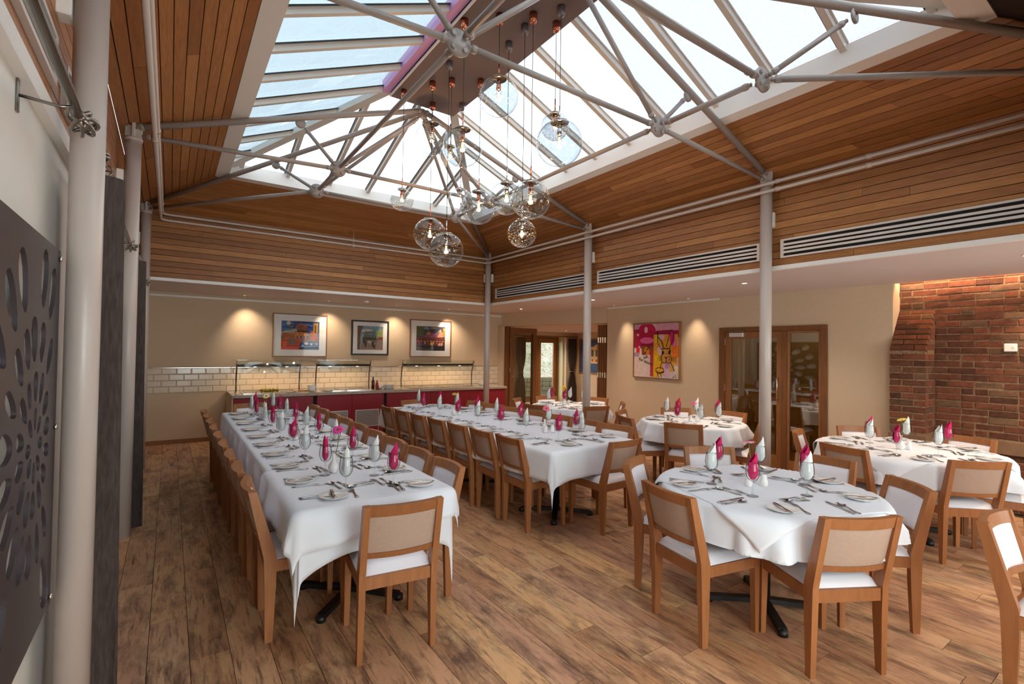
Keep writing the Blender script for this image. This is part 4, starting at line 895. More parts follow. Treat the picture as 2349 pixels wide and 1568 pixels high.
for k, (x, y, z, R_, cm) in PG.items():
    mt = 'copper' if cm == 'copper' else 'greycan'; t = empty('globe_pendant', (x, y, z)); tag(t, 'seeded glass globe pendant, %s' % PL[k], 'pendant light', 'glass globe pendants in a cluster')
    zb = 4.441-z; obj('canopy', MB().lathe([(0, zb-.085), (.012, zb-.088), (.026, zb-.08), (.033, zb-.06), (.033, zb), (0, zb)], 18), mt, t)
    obj('cable', MB().tube([(0, 0, R_+.11), (0, 0, zb-.085)], .0028, 6), 'cable', t)
    obj('lamp_stem', MB().tube([(0, 0, R_-.005), (0, 0, R_+.12)], .006, 8), 'copper' if cm == 'copper' else 'chrome', t)
    n0 = .42; pr = [(R_*math.sin(a), R_*math.cos(a)*.97) for a in [n0+(PI-n0)*i/22 for i in range(23)]]
    g = obj('globe', MB().lathe(pr, 36), 'globe', t); r0 = R_*math.sin(n0); zc = R_*math.cos(n0)*.97
    obj('collar_disc', MB().lathe([(0, zc+.002), (r0*.98, zc), (r0*1.0, zc+.006), (r0*.9, zc+.012), (.01, zc+.016), (0, zc+.016)], 24), 'pewter', t)
    obj('lamp_holder', MB().lathe([(.0, zc), (.020, zc-.002), (.021, zc-.085*R_/.165), (.015, zc-.092*R_/.165), (0, zc-.092*R_/.165)], 16), mt if mt == 'copper' else 'chrome', t)
    zt = zc-.09*R_/.165; long_ = k in 'DNHGK'; bl = .085 if long_ else .065; br = .020 if long_ else .027
    b = obj('bulb', MB().lathe([(.012, zt), (.014, zt-.015), (br, zt-bl*.55), (br*.9, zt-bl*.8), (br*.4, zt-bl*.97), (0, zt-bl)], 14), 'bulb', t)
    fl = MB()
    for q in range(4):
        a = q*PI/2; fl.tube([(.007*math.cos(a), .007*math.sin(a), zt-.018), (.0085*math.cos(a+.3), .0085*math.sin(a+.3), zt-bl*.75)], .0016, 5)
    tag(obj('filament', fl, 'filament', b), kind='stuff')
    pl_ = D.lights.new('bulb_light', 'POINT'); pl_.energy = PEND; pl_.color = (1, .58, .28); pl_.shadow_soft_size = .02; lo = D.objects.new('bulb_light', pl_); C.objects.link(lo); lo.parent = t; lo.location = (0, 0, zt-.04)
# ================================================================== BUFFET
ZC = .84; FY = 8.87
ct = tag(obj('worktop', MB().bbox(.82, 6.05, 8.85, YB-.03, .79, ZC, .004), 'granite'), 'speckled grey granite worktop running the length of the buffet', 'worktop')
def unit(x0, x1, panels, label, dark=False):
    c = empty('buffet_cabinet', ((x0+x1)/2, FY, 0)); tag(c, label, 'cabinet', 'red buffet cabinets'); ox = (x0+x1)/2
    obj('carcass', box(x0-ox, x1-ox, .02, .88, .08, .788), 'counterred', c); obj('plinth', box(x0-ox, x1-ox, .06, .85, 0, .078), 'black', c)
    for a, b, gr in panels:
        d = obj('door_panel', MB().bbox(a-ox+.002, b-ox-.002, 0, .02, .09, .785, .003), 'counterred', c)
        if gr:
            g0, g1 = gr; f = MB()
            for q in ((g0, g1, .49, .505), (g0, g1, .195, .21), (g0, g0+.012, .21, .49), (g1-.012, g1, .21, .49)): f.box(q[0]-ox, q[1]-ox, -.008, -.001, q[2], q[3])
            v_ = obj('vent_frame', f, 'grille', d); obj('vent_backing', box(g0-ox+.012, g1-ox-.012, -.003, -.001, .21, .49), 'void', d)
            wv = MB()
            for i in range(20): z = .218+i*.014; wv.box(g0-ox+.012, g1-ox-.012, -.007, -.004, z, z+.0055)
            for i in range(int((g1-g0)/.03)): x = g0-ox+.02+i*.03; wv.box(x, x+.004, -.0075, -.0035, .21, .49)
            tag(obj('woven_vent', wv, 'grille', d), kind='stuff')
unit(.84, 2.04, [(.84, 1.44, None), (1.44, 2.04, None)], 'red laminate buffet cabinet at the left end, without grilles'); 
unit(2.10, 3.29, [(2.10, 2.70, (2.21, 2.63)), (2.70, 3.29, (2.765, 3.20))], 'red laminate buffet cabinet with two woven vent grilles')
unit(3.345, 6.02, [(3.345, 4.24, None), (4.24, 5.13, None), (5.13, 6.02, None)], 'long red laminate buffet cabinet on the right')
tag(obj('end_panel', MB().bbox(.815, .838, FY, YB-.03, 0, .788, .002), 'wallcream'), 'cream end panel closing the left end of the buffet', 'panel')
tag(obj('service_gap_strip', box(2.042, 2.098, FY+.02, FY+.06, 0, .788), 'void'), 'black strip between left and middle buffet cabinets', 'strip'); tag(obj('service_gap_strip', box(3.292, 3.343, FY+.02, FY+.06, 0, .788), 'void'), 'black strip between middle and right buffet cabinets', 'strip')
def gantry(x0, x1, label, lamps):
    g = empty('serving_gantry', ((x0+x1)/2, 9.35, ZC)); tag(g, label, 'serving gantry', 'glass serving gantries on the buffet'); h = (x1-x0)/2
    for s in (-1, 1):
        p = obj('post', MB().tube([(s*h, .02, .006), (s*h, .03, .12), (s*h, .02, .30), (s*h, -.03, .46), (s*h, -.06, .55)], .013, 10), 'pewter', g)
        obj('clamp', MB().lathe([(0, -.012), (.024, -.01), (.024, .01), (0, .012)], 10, m=Matrix.Translation((s*h, -.055, .53)) @ Matrix.Rotation(PI/2, 4, 'Y')), 'chrome', p)
        obj('foot_flange', MB().lathe([(.013, .008), (.03, .006), (.03, .001), (0, .001)], 12, (s*h, .02, 0)), 'chrome', p)
    obj('lamp_bar', MB().bbox(-h+.02, h-.02, -.055, .045, .435, .475, .005), 'black', g)
    obj('glass_shelf', MB().box(-h-.03, h+.03, -.17, .20, .548, .556), 'shelfglass', g); obj('glass_screen', MB().beam((0, -.15, .54), (0, -.20, .33), 2*h-.04, .006, (0, 1, 0)), 'shelfglass', g)
    for u in lamps:
        obj('heat_lamp', MB().lathe([(.022, .430), (.022, .436), (0, .436)], 14, (u, 0, 0)).lathe([(0, .429), (.018, .4295)], 14, (u, 0, 0)), 'lamp', g)
        l = D.lights.new('heat_light', 'SPOT'); l.energy = HEAT; l.color = (1, .66, .34); l.spot_size = 2.6; l.spot_blend = .6; l.shadow_soft_size = .02
        o = D.objects.new('heat_light', l); C.objects.link(o); o.parent = g; o.location = (u, .0, .42); o.rotation_euler = (.35, 0, 0)
gantry(.92, 1.91, 'chrome and glass serving gantry at the left end of buffet', (-.22, .28)); gantry(2.19, 3.17, 'chrome and glass serving gantry in the middle of buffet', (-.25, .25)); gantry(3.83, 5.46, 'wide chrome and glass serving gantry on the right of buffet', (-.5, 0, .5))
def well(x0, x1, label, pans):
    t = empty('food_well', ((x0+x1)/2, 9.33, ZC)); tag(t, label, 'food well', 'food wells in the worktop'); h = (x1-x0)/2
    obj('rim', MB().box(-h, h, -.28, -.26, .001, .012).box(-h, h, .24, .26, .001, .012).box(-h, -h+.02, -.26, .24, .001, .012).box(h-.02, h, -.26, .24, .001, .012), 'chrome', t); obj('basin', box(-h+.02, h-.02, -.26, .24, .001, .004), 'void', t)
    for i in range(pans):
        w_ = (2*h-.06)/pans; x = -h+.03+i*w_; obj('pan', MB().box(x+.01, x+w_-.01, -.24, .22, .004, .010), 'pewter', t)
        obj('pan_handle', MB().tube([(x+w_*.4, -.2, .01), (x+w_*.4, -.2, .03), (x+w_*.6, -.2, .03), (x+w_*.6, -.2, .01)], .005, 6), 'chrome', t)
well(1.0, 1.84, 'chilled display well under the left gantry', 2); well(2.26, 3.12, 'heated food well under the middle gantry', 3); well(3.92, 5.38, 'heated food well under the wide right gantry', 4)
def bowl(x, y, z, r, label, grp): return tag(obj('bowl', MB().lathe([(0, .0), (r*.5, 0), (r*.8, r*.35), (r, r*.8), (r*.97, r*.82), (r*.75, r*.4), (r*.45, .006), (0, .006)], 18), 'china', None, (x, y, z)), label, 'bowl', grp)
for i in range(5): bowl(2.065, 9.12, ZC+.001+i*.014, .07, 'white soup bowl %s in the stack left of middle gantry' % ('at the bottom', 'second from bottom', 'in the middle', 'second from top', 'on top')[i], 'stacked soup bowls')
def plates(x, y, n, r, lab, grp):
    for i in range(n): tag(obj('plate', MB().lathe([(0, 0), (r*.6, 0), (r, .010), (r, .0125), (r*.6, .004), (0, .004)], 22), 'china', None, (x, y, ZC+.001+i*.0085)), lab+(', '+('bottom one', 'second from bottom', 'third from bottom', 'fourth from bottom', 'fifth from bottom', 'sixth from bottom', 'seventh from bottom', 'second from top', 'top one')[i if i < n-2 else i-n+9]), 'plate', grp)
plates(3.50, 9.18, 9, .105, 'white plate in tall stack between gantries', 'plates stacked between the gantries'); plates(5.68, 9.25, 6, .12, 'white plate in low stack at right end', 'plates stacked at the right end')
bowl(3.32, 9.2, ZC+.001, .085, 'white bowl beside the sauce bottles', None)
for i, (x, y, r, a) in enumerate(((1.28, 9.15, .032, 0), (1.34, 9.2, .034, 1), (1.40, 9.14, .033, 2), (1.46, 9.19, .032, 3), (1.36, 9.12, .03, 4), (1.51, 9.13, .031, 5))):
    tag(obj('lemon', MB().lathe([(0, -r*1.3), (r*.35, -r*1.1), (r*.9, -r*.5), (r, 0), (r*.9, r*.5), (r*.35, r*1.1), (0, r*1.3)], 12, m=Matrix.Rotation(PI/2, 4, 'Y')), 'fruit', None, (x, y, ZC+.012+r), a), 'yellow fruit piled in the left food well', 'fruit', 'yellow fruit in the left well')
def bottle(x, y, h, mt, lab): return tag(obj('bottle', MB().lathe([(0, 0), (.028, 0), (.03, .01), (.03, h*.55), (.024, h*.68), (.012, h*.78), (.012, h*.97), (.014, h), (0, h)], 14), mt, None, (x, y, ZC+.001)), lab, 'bottle', 'sauce bottles on the buffet')
bottle(3.20, 9.22, .235, 'bottle', 'tall brown sauce bottle by the middle gantry post'); bottle(3.26, 9.17, .17, 'sauce', 'red squeeze bottle right of the brown bottle'); bottle(3.24, 9.10, .13, 'sauce', 'short red bottle in front of the brown bottle')
tag(obj('serving_board', MB().bbox(-.12, .12, -.08, .08, 0, .014, .004), 'dooroak', None, (1.98, 9.3, ZC+.001)), 'small wooden board beside the soup bowls', 'board')
for x, y, a, wz in ((1.72, 9.0, .6, 'left of the soup bowls'), (2.32, 9.0, .2, 'just right of the soup bowls'), (2.62, 8.98, 1.2, 'before the middle gantry')): tag(obj('serving_tongs', MB().tube([(-.08, .008, .008), (.07, .02, .01), (.085, .0, .012), (.07, -.02, .01), (-.08, -.008, .008)], .004, 6), 'pewter', None, (x, y, ZC), a), 'steel serving tongs on the worktop, '+wz, 'tongs', 'serving tongs on the worktop')
# wall tiles
ts = tag(empty('splashback', (0, YB, 0)), 'cream metro tile splashback behind the buffet', 'splashback'); obj('grout', box(XL+.005, 6.48, -.006, -.001, .832, 1.245), 'grout', ts)
tm = {}
def tile(x0, x1, z0, z1):
    k_ = (round(x1-x0, 3), round(z1-z0, 3))
    if k_ not in tm:
        w_, h_ = k_[0]/2-.0015, k_[1]/2-.0015; b = .011; vs = [V((s*w_, -.006, t*h_)) for s, t in ((-1, -1), (1, -1), (1, 1), (-1, 1))]+[V((s*(w_-b), -.0125, t*(h_-b))) for s, t in ((-1, -1), (1, -1), (1, 1), (-1, 1))]
        tm[k_] = MB().add(vs, [(4, 5, 6, 7)]+[(i, (i+1) % 4, 4+(i+1) % 4, 4+i) for i in range(4)]).mesh('tile')
    obj('tile', tm[k_], 'tile', ts, ((x0+x1)/2, 0, (z0+z1)/2))
for r in range(4):
    z0 = .836+r*.1015; x = XL+.01-(.102 if r % 2 else 0)
    while x < 6.4:
        a, b = max(x, XL+.008), min(x+.201, 6.47)
        if b-a > .03: tile(a, b, z0, z0+.0985)
        x += .204
trim(box(XL, 6.48, YB-.014, YB, 1.243, 1.25), 'chrome')
# ================================================================== PICTURES
class Ras:
    def __init__(s, w_, h_, bgc): s.w, s.h = w_, h_; s.a = np.zeros((h_, w_, 3)); s.a[:] = np.array(lin(*bgc)[:3]); s.Y, s.X = np.mgrid[0:h_, 0:w_]; s.X = (s.X+.5)/w_; s.Y = (s.Y+.5)/h_
    def put(s, m, c, al=1): s.a[m] = s.a[m]*(1-al)+np.array(lin(*c)[:3])*al
    def rect(s, x0, y0, x1, y1, c, al=1): s.put((s.X >= x0) & (s.X < x1) & (s.Y >= y0) & (s.Y < y1), c, al)
    def ell(s, x, y, rx, ry, c, al=1): s.put(((s.X-x)/rx)**2+((s.Y-y)/ry)**2 < 1, c, al)
    def line(s, pts, wd, c, al=1):
        for (x0, y0), (x1, y1) in zip(pts, pts[1:]):
            dx, dy = x1-x0, y1-y0; L = dx*dx+dy*dy+1e-9; t = np.clip(((s.X-x0)*dx+(s.Y-y0)*dy)/L, 0, 1); s.put((s.X-x0-t*dx)**2+(s.Y-y0-t*dy)**2 < wd*wd, c, al)
    def poly(s, P_, c, al=1):
        m = np.zeros_like(s.X, bool); n = len(P_)
        for i in range(n):
            (x0, y0), (x1, y1) = P_[i], P_[(i+1) % n]; q = ((y0 > s.Y) != (y1 > s.Y)) & (s.X < (x1-x0)*(s.Y-y0)/(y1-y0+1e-12)+x0); m ^= q
        s.put(m, c, al)
    def mottle(s, seed, amt, k_=6):
        r = np.random.RandomState(seed); g = r.rand(s.h//k_+2, s.w//k_+2); g = np.kron(g, np.ones((k_, k_)))[:s.h, :s.w]; f = r.rand(s.h, s.w); s.a *= (1+amt*(g*.6+f*.4-.5)*2)[..., None]
pk_ = N('printed art'); at_ = pk_.n('ShaderNodeAttribute', attribute_name='art'); pk_.bsdf(at_.outputs['Color'], .6, 0, .3); M['art'] = pk_.m
def canvas(name, ras, wd, ht, parent, m, y=0.0):
    w_, h_ = ras.w, ras.h; xs = np.linspace(-wd/2, wd/2, w_+1); zs = np.linspace(ht/2, -ht/2, h_+1); vs = [m @ V((x, y, z)) for z in zs for x in xs]; nn = w_+1
    fs = [(j*nn+i, (j+1)*nn+i, (j+1)*nn+i+1, j*nn+i+1) for j in range(h_) for i in range(w_)]
    mb = MB().add(vs, fs); me = mb.mesh(name); at = me.color_attributes.new('art', 'FLOAT_COLOR', 'CORNER'); col = np.ones((h_*w_, 4)); col[:, :3] = np.clip(ras.a.reshape(-1, 3), 0, 1); at.data.foreach_set('color', np.repeat(col, 4, axis=0).ravel())
    return obj(name, me, 'art', parent)
def frame_(root, wd, ht, fw_, dep, mat, m):
    f = MB()
    for b in ((-wd/2, wd/2, ht/2-fw_, ht/2), (-wd/2, wd/2, -ht/2, -ht/2+fw_), (-wd/2, -wd/2+fw_, -ht/2+fw_, ht/2-fw_), (wd/2-fw_, wd/2, -ht/2+fw_, ht/2-fw_)): f.box(b[0], b[1], -dep, 0, b[2], b[3], m)
    obj('frame', f, mat, root)
def print_(x, z, wd, ht, fmat, ras, mx, mz, label, fw_=.022):
    root = empty('framed_print', (x, YB, z)); tag(root, label, 'picture', 'framed prints above the buffet'); I = Matrix.Identity(4)
    frame_(root, wd, ht, fw_, .03, fmat, I); obj('mount_card', box(-wd/2+fw_, wd/2-fw_, -.014, -.004, -ht/2+fw_, ht/2-fw_), 'white', root)
    canvas('print', ras, wd-2*mx, ht-2*mz, root, I, -.0155); obj('picture_glass', box(-wd/2+fw_, wd/2-fw_, -.022, -.020, -ht/2+fw_, ht/2-fw_), 'pictureglass', root)
# left print: domed terracotta building, blue car
r = Ras(110, 86, (44, 78, 140)); r.rect(0, 0, .3, .35, (70, 110, 160)); r.ell(.18, .07, .055, .07, (214, 200, 190)); r.line([(.05, .2), (.3, .25), (.45, .1)], .012, (20, 30, 60)); r.line([(.55, .05), (.7, .2), (.9, .25)], .02, (24, 40, 110)); r.line([(.6, .1), (.8, .15)], .02, (90, 140, 190))
r.poly([(0, .38), (.38, .26), (.5, .38), (.5, .5), (0, .5)], (170, 165, 155)); r.rect(.03, .42, .97, .72, (184, 104, 66)); r.rect(.35, .38, .66, .62, (206, 124, 66)); r.ell(.53, .22, .16, .15, (150, 88, 66)); r.rect(.4, .33, .67, .38, (60, 40, 40))
for i in range(7): r.line([(.42+i*.036, .12+abs(i-3)*.02), (.42+i*.036, .33)], .004, (70, 50, 44))
r.rect(.76, .34, .9, .66, (196, 110, 62)); r.rect(.84, .05, .96, .4, (190, 150, 60)); r.rect(.87, .12, .92, .4, (120, 70, 40)); r.line([(.26, .15), (.27, .65)], .012, (150, 120, 70)); r.ell(.26, .14, .08, .02, (60, 80, 60))
for i in range(4): r.rect(.40+i*.09, .50, .44+i*.09, .64, (60, 90, 110)); r.rect(.4+i*.09, .47, .45+i*.09, .5, (230, 180, 80))
for i in range(5): r.line([(.06+i*.06, .5), (.06+i*.06, .66)], .004, (120, 60, 50))
r.rect(0, .68, .5, 1, (190, 70, 50)); r.rect(.2, .64, .37, .82, (110, 104, 96)); r.ell(.1, .8, .06, .09, (214, 110, 60)); r.rect(0, .9, .45, 1, (210, 90, 80)); r.ell(.75, .84, .28, .15, (36, 60, 130)); r.ell(.74, .76, .2, .07, (80, 140, 190)); r.ell(.66, .78, .05, .05, (226, 210, 190)); r.ell(.79, .8, .035, .05, (220, 200, 180)); r.ell(.93, .79, .04, .04, (200, 190, 170)); r.line([(.52, .9), (.98, .86)], .012, (130, 170, 200)); r.line([(.5, .96), (1, .95)], .03, (24, 44, 90)); r.ell(.56, .86, .03, .04, (200, 200, 210)); r.mottle(1, .3)
print_(2.00, 1.838, .955, .80, 'dooroak', r, .145, .135, 'light framed print of a domed building and blue car, left above buffet', .018)
r = Ras(90, 80, (150, 160, 160)); r.rect(0, 0, 1, .35, (120, 150, 170)); r.ell(.35, .2, .22, .08, (190, 190, 180)); r.ell(.7, .12, .2, .06, (100, 150, 170)); r.poly([(0, 0), (.22, 0), (.12, .3), (.1, 1), (0, 1)], (104, 84, 66)); r.poly([(.28, .25), (.7, .18), (.75, .55), (.2, .6)], (96, 110, 112)); r.poly([(.75, .2), (1, .08), (1, .55), (.75, .5)], (150, 160, 100)); r.poly([(.3, .55), (1, .5), (1, 1), (.1, 1)], (140, 118, 110)); r.rect(.2, .48, .75, .6, (70, 64, 60)); r.rect(.8, .45, 1, .58, (120, 70, 50)); r.rect(.4, .62, .52, .72, (190, 180, 160))
for i in range(8): r.line([(.32+i*.05, .25), (.32+i*.05, .5)], .004, (60, 76, 84)); r.line([(.3+i*.05, .36), (.34+i*.05, .36)], .006, (150, 170, 180))
for x, y, h in ((.32, .6, .3), (.66, .62, .34), (.6, .64, .25), (.25, .55, .2)): r.ell(x, y+h/2, .035, h/2, (44, 40, 48)); r.ell(x, y, .018, .025, (120, 90, 80))
r.ell(.665, .74, .015, .06, (200, 200, 210)); r.mottle(2, .3)
print_(3.325, 1.828, .765, .70, 'black', r, .12, .11, 'black framed print of a street scene, middle above buffet', .03)
r = Ras(96, 80, (70, 74, 90)); r.rect(0, 0, .25, .4, (90, 100, 66)); r.ell(.35, .08, .1, .06, (130, 140, 160)); r.ell(.6, .06, .12, .04, (170, 160, 140)); r.poly([(.2, .45), (.42, .22), (.72, .3), (.8, .45)], (140, 70, 110)); r.poly([(.33, .35), (.42, .18), (.5, .35)], (190, 140, 60)); r.poly([(.72, .45), (.84, .1), (1, .42)], (200, 140, 110)); r.rect(.93, .05, 1, .4, (180, 140, 40)); r.rect(0, .45, 1, .55, (120, 64, 60)); r.rect(0, .55, 1, .62, (40, 24, 30)); r.rect(0, .6, 1, .8, (90, 60, 70)); r.rect(0, .8, 1, 1, (44, 40, 44))
for i in range(9): r.line([(.45+.055*i, .45), (.84, .12)], .003, (230, 200, 180), .6); r.ell(.06+i*.11, .6, .04, .03, (210, 120, 60)); r.ell(.1+i*.1, .68, .02, .05, ((180, 70, 70), (90, 70, 120), (200, 180, 160))[i % 3])
for i in range(5): r.line([(0, .84+i*.035), (.5, .95+i*.035)], .004, (170, 130, 110))
r.ell(.54, .72, .06, .07, (224, 160, 60)); r.ell(.54, .64, .02, .03, (190, 130, 90)); r.ell(.55, .9, .05, .1, (90, 120, 140)); r.ell(.84, .74, .09, .06, (210, 150, 120)); r.mottle(3, .35)
print_(4.665, 1.85, .98, .805, 'dooroak', r, .15, .14, 'light framed print of a fairground carousel, right above buffet', .02)
# rabbit painting on the right wall
r = Ras(120, 124, (206, 190, 190)); r.rect(0, 0, .35, .14, (206, 150, 180)); r.rect(.35, 0, .42, .1, (190, 60, 120)); r.ell(.3, .12, .2, .14, (190, 24, 84)); r.rect(.05, .12, .55, .42, (176, 20, 70)); r.rect(0, .1, .1, .45, (150, 20, 60)); r.rect(.45, .12, 1, .26, (176, 30, 80)); r.rect(.5, 0, 1, .13, (210, 150, 175)); r.ell(.75, .2, .3, .08, (150, 20, 70)); r.ell(.28, .11, .04, .06, (230, 190, 200)); r.ell(.09, .2, .03, .025, (226, 160, 180)); r.ell(.3, .31, .16, .06, (224, 100, 160)); r.rect(.15, .37, .5, .46, (130, 20, 60)); r.rect(.05, .44, .13, .54, (214, 30, 46)); r.rect(0, .54, .13, .62, (160, 130, 160)); r.rect(.18, .42, .47, .58, (140, 70, 30)); r.ell(.3, .5, .06, .07, (200, 130, 30)); r.ell(.36, .56, .05, .05, (222, 130, 50)); r.rect(.36, .52, .5, .98, (170, 50, 60)); r.rect(.12, .58, .38, 1, (206, 186, 180)); r.rect(0, .62, .13, 1, (210, 180, 170))
r.rect(.46, .2, .98, .75, (214, 150, 50)); r.rect(.48, .2, .58, .36, (216, 190, 40)); r.rect(.58, .2, .7, .3, (220, 170, 190)); r.ell(.6, .5, .06, .08, (216, 180, 190)); r.rect(.86, .4, 1, .62, (226, 120, 40)); r.rect(.46, .5, .56, 1, (220, 170, 20)); r.rect(.56, .62, .7, .95, (214, 160, 50)); r.rect(.5, .58, .6, .72, (226, 190, 20)); r.rect(.68, .72, .82, .98, (206, 170, 190)); r.ell(.76, .77, .055, .06, (180, 130, 190)); r.rect(.82, .7, .92, .88, (210, 160, 60)); r.rect(.9, .78, 1, 1, (214, 200, 190)); r.rect(.84, .28, .96, .42, (216, 120, 150))
for i in range(22): x = .02+.035*(i % 11); r.line([(x, .62+.02*(i % 3)), (x+.004, .8+.05*(i % 4))], .003, (200, 150, 150) if i % 2 else (226, 214, 206), .6)
r.ell(.865, .26, .05, .14, (200, 30, 110)); r.mottle(5, .12, 4)
K_ = (34, 20, 22); ln = lambda p, w_=.0065: r.line(p, w_, K_)
def arc(cx_, cy_, rx_, ry_, a0, a1, w_=.0065): ln([(cx_+rx_*math.cos(a0+(a1-a0)*i/14), cy_+ry_*math.sin(a0+(a1-a0)*i/14)) for i in range(15)], w_)
r.ell(.75, .50, .09, .045, (206, 140, 60)); r.ell(.745, .62, .105, .10, (200, 140, 66)); ln([(.545, .16), (.55, .26), (.55, .36)], .009); ln([(.55, .24), (.62, .31), (.665, .38), (.68, .46)], .008); ln([(.565, .38), (.60, .43), (.65, .49)]); ln([(.64, .32), (.65, .40), (.655, .46)], .004)
ln([(.74, .42), (.78, .30), (.815, .17), (.855, .12), (.90, .19), (.885, .30), (.83, .40), (.805, .46)], .008); ln([(.65, .475), (.70, .455), (.76, .465), (.81, .455), (.83, .5)], .009); r.ell(.665, .535, .026, .038, K_); r.ell(.808, .53, .026, .042, K_); ln([(.65, .57), (.63, .63), (.65, .70), (.69, .73), (.75, .70), (.79, .735), (.84, .70), (.855, .64), (.83, .58)], .008)
ln([(.715, .615), (.74, .64), (.77, .61)], .009); ln([(.742, .64), (.742, .685)], .008); ln([(.80, .60), (.815, .64), (.80, .68)], .007); ln([(.73, .555), (.76, .56)], .004)
for i in range(4): ln([(.63, .62+i*.02), (.56-.01*i, .59+i*.035)], .004); ln([(.86, .63+i*.018), (.955, .61+i*.03)], .004)
ln([(.65, .71), (.62, .78), (.615, .83)], .007); ln([(.84, .72), (.89, .80), (.915, .86)], .008); arc(.60, .855, .09, .045, 0, 2*PI, .007); ln([(.52, .88), (.58, .92), (.66, .90), (.69, .89)], .01); ln([(.54, .91), (.58, .985)]); ln([(.62, .92), (.64, .985)]); ln([(.93, .93), (.945, .94), (.93, .95)], .004); ln([(.87, .985), (.90, .96), (.905, .99), (.93, .955), (.95, .985), (.97, .97)], .004)
rp = empty('rabbit_painting', (XR, 5.64, 1.655)); tag(rp, 'square magenta and yellow rabbit painting in a thin oak tray frame', 'painting'); MR = Matrix.Rotation(-PI/2, 4, 'Z')
MR = Matrix(((0, 1, 0, 0), (-1, 0, 0, 0), (0, 0, 1, 0), (0, 0, 0, 1)))
frame_(rp, 1.0, .985, .012, .055, 'dooroak', MR); obj('canvas_sides', MB().box(-.482, .482, -.045, -.005, -.475, .475, MR), 'wallwhite', rp); canvas('canvas', r, .96, .945, rp, MR, -.0465)
def lettering(txt, u, v, size, ang):
    cu = D.curves.new('lettering', 'FONT'); cu.body = txt; cu.size = size; cu.extrude = .0008; cu.offset = .0012; cu.align_x = 'CENTER'; cu.resolution_u = 2
    tmp = D.objects.new('t', cu); C.objects.link(tmp); bpy.context.view_layer.update(); me = D.meshes.new_from_object(tmp.evaluated_get(bpy.context.evaluated_depsgraph_get())); D.objects.remove(tmp)
    o = obj('lettering', me, 'black', rp); o.matrix_local = MR @ Matrix.Translation(((u-.5)*.96, -.048, (.5-v)*.945)) @ Matrix.Rotation(PI/2, 4, 'X') @ Matrix.Rotation(ang, 4, 'Z'); tag(o, 'black handwritten words on the canvas')
lettering('will', .335, .475, .055, .8); lettering('not', .265, .565, .06, .75); lettering('ask', .285, .645, .075, .25); lettering('for more', .27, .735, .085, -.30)
# far room: picture, curtain, table things
fp = empty('framed_picture', (10.9, 11.15, 1.47)); tag(fp, 'framed painting of a pale building on blue in the far room', 'picture'); MF = Matrix(((0, 1, 0, 0), (-1, 0, 0, 0), (0, 0, 1, 0), (0, 0, 0, 1)))
r = Ras(60, 60, (70, 90, 130)); r.rect(.35, .2, 1, .75, (206, 176, 120)); r.poly([(.35, .3), (.8, .0), (1, 0), (1, .3)], (206, 176, 120)); r.rect(0, .72, 1, 1, (60, 84, 120))
for i in range(4): r.rect(.42+i*.14, .3, .50+i*.14, .5, (90, 80, 80)); r.ell(.46+i*.14, .62, .03, .04, (150, 60, 50))
r.mottle(8, .2); frame_(fp, 1.3, 1.1, .04, .03, 'dooroak', MF); canvas('canvas', r, 1.22, 1.02, fp, MF, -.012)
curtain('far_curtain', 10.66, 11.88, .36, .02, 2.02, 'charcoal curtain tied back in the far room, right of garden door', 'far room curtains', ax='X', folds=6, dep=.04, tie=.95)
curtain('far_curtain', 8.62, 11.88, .34, .02, 2.02, 'charcoal curtain seen through the folded glass leaf', 'far room curtains', ax='X', folds=6, dep=.04, tie=.95)
t = empty('far_curtain_rod', (9.6, 11.88, 2.08)); tag(t, 'dark curtain pole across the far room wall', 'curtain rod'); obj('pole', MB().tube([(-1.25, 0, 0), (1.22, 0, 0)], .014, 10), 'darkoak', t)
for x in (-1.27, 1.24): obj('finial', MB().lathe([(0, -.03), (.025, -.02), (.03, 0), (.025, .02), (0, .03)], 10, (x, 0, 0)), 'darkoak', t)
# ================================================================== GARDEN beyond the far door
struct('ground_outside', box(5, 17, 12.45, 24, -.15, -.02), 'gstone')
gw = tag(empty('garden_wall', (10.8, 14.1, 0)), 'low stone retaining wall outside the far door', 'wall'); random.seed(5)
for rr_ in range(4):
    x = -3.5+(.2 if rr_ % 2 else 0)
    while x < 3.5: L = random.uniform(.3, .45); obj('stone', MB().bbox(x, x+L-.012, random.uniform(-.01, .01), .3, -.02+rr_*.17, .14+rr_*.17, .012), 'gstone', gw); x += L
pr_ = tag(empty('stone_pier', (11.55, 13.4, 0)), 'rough stone pier outside at the right of the garden door', 'pier')
for i in range(13): obj('stone', MB().bbox(-.2+random.uniform(-.02, .02), .25, -.2, .2, i*.2-.02, i*.2+.17, .02), 'gstone', pr_)
n = 46; vs = [V((5+i*12/n, 14.47+j*.2, .62+j*.125+random.uniform(-.06, .06))) for j in range(n//2+1) for i in range(n+1)]
tag(obj('leaf_covered_bank', MB().add(vs, [(j*(n+1)+i, j*(n+1)+i+1, (j+1)*(n+1)+i+1, (j+1)*(n+1)+i) for j in range(n//2) for i in range(n)]), 'bank'), 'pale leaf-littered bank rising behind the low garden wall', 'bank', None, 'stuff')
lf_ = MB()
for c_n in range(26):
    bx, by = random.uniform(7, 15), random.uniform(16.5, 19); bz = .9+(by-14.4)*.62+random.uniform(.0, .9)
    for q in range(170):
        p = V((bx, by, bz))+V((random.gauss(0, .4), random.gauss(0, .25), random.gauss(0, .35))); s_ = random.uniform(.05, .11); a = V((random.gauss(0, 1), random.gauss(0, 1), random.gauss(0, 1))).normalized(); b = a.orthogonal().normalized()
        lf_.add([p-a*s_, p+b*s_*.5, p+a*s_, p-b*s_*.5], [(0, 1, 2, 3)])
tag(obj('shrub_foliage', lf_, 'leaf'), 'leafy green shrubs on top of the bank outside', 'shrub', None, 'stuff')
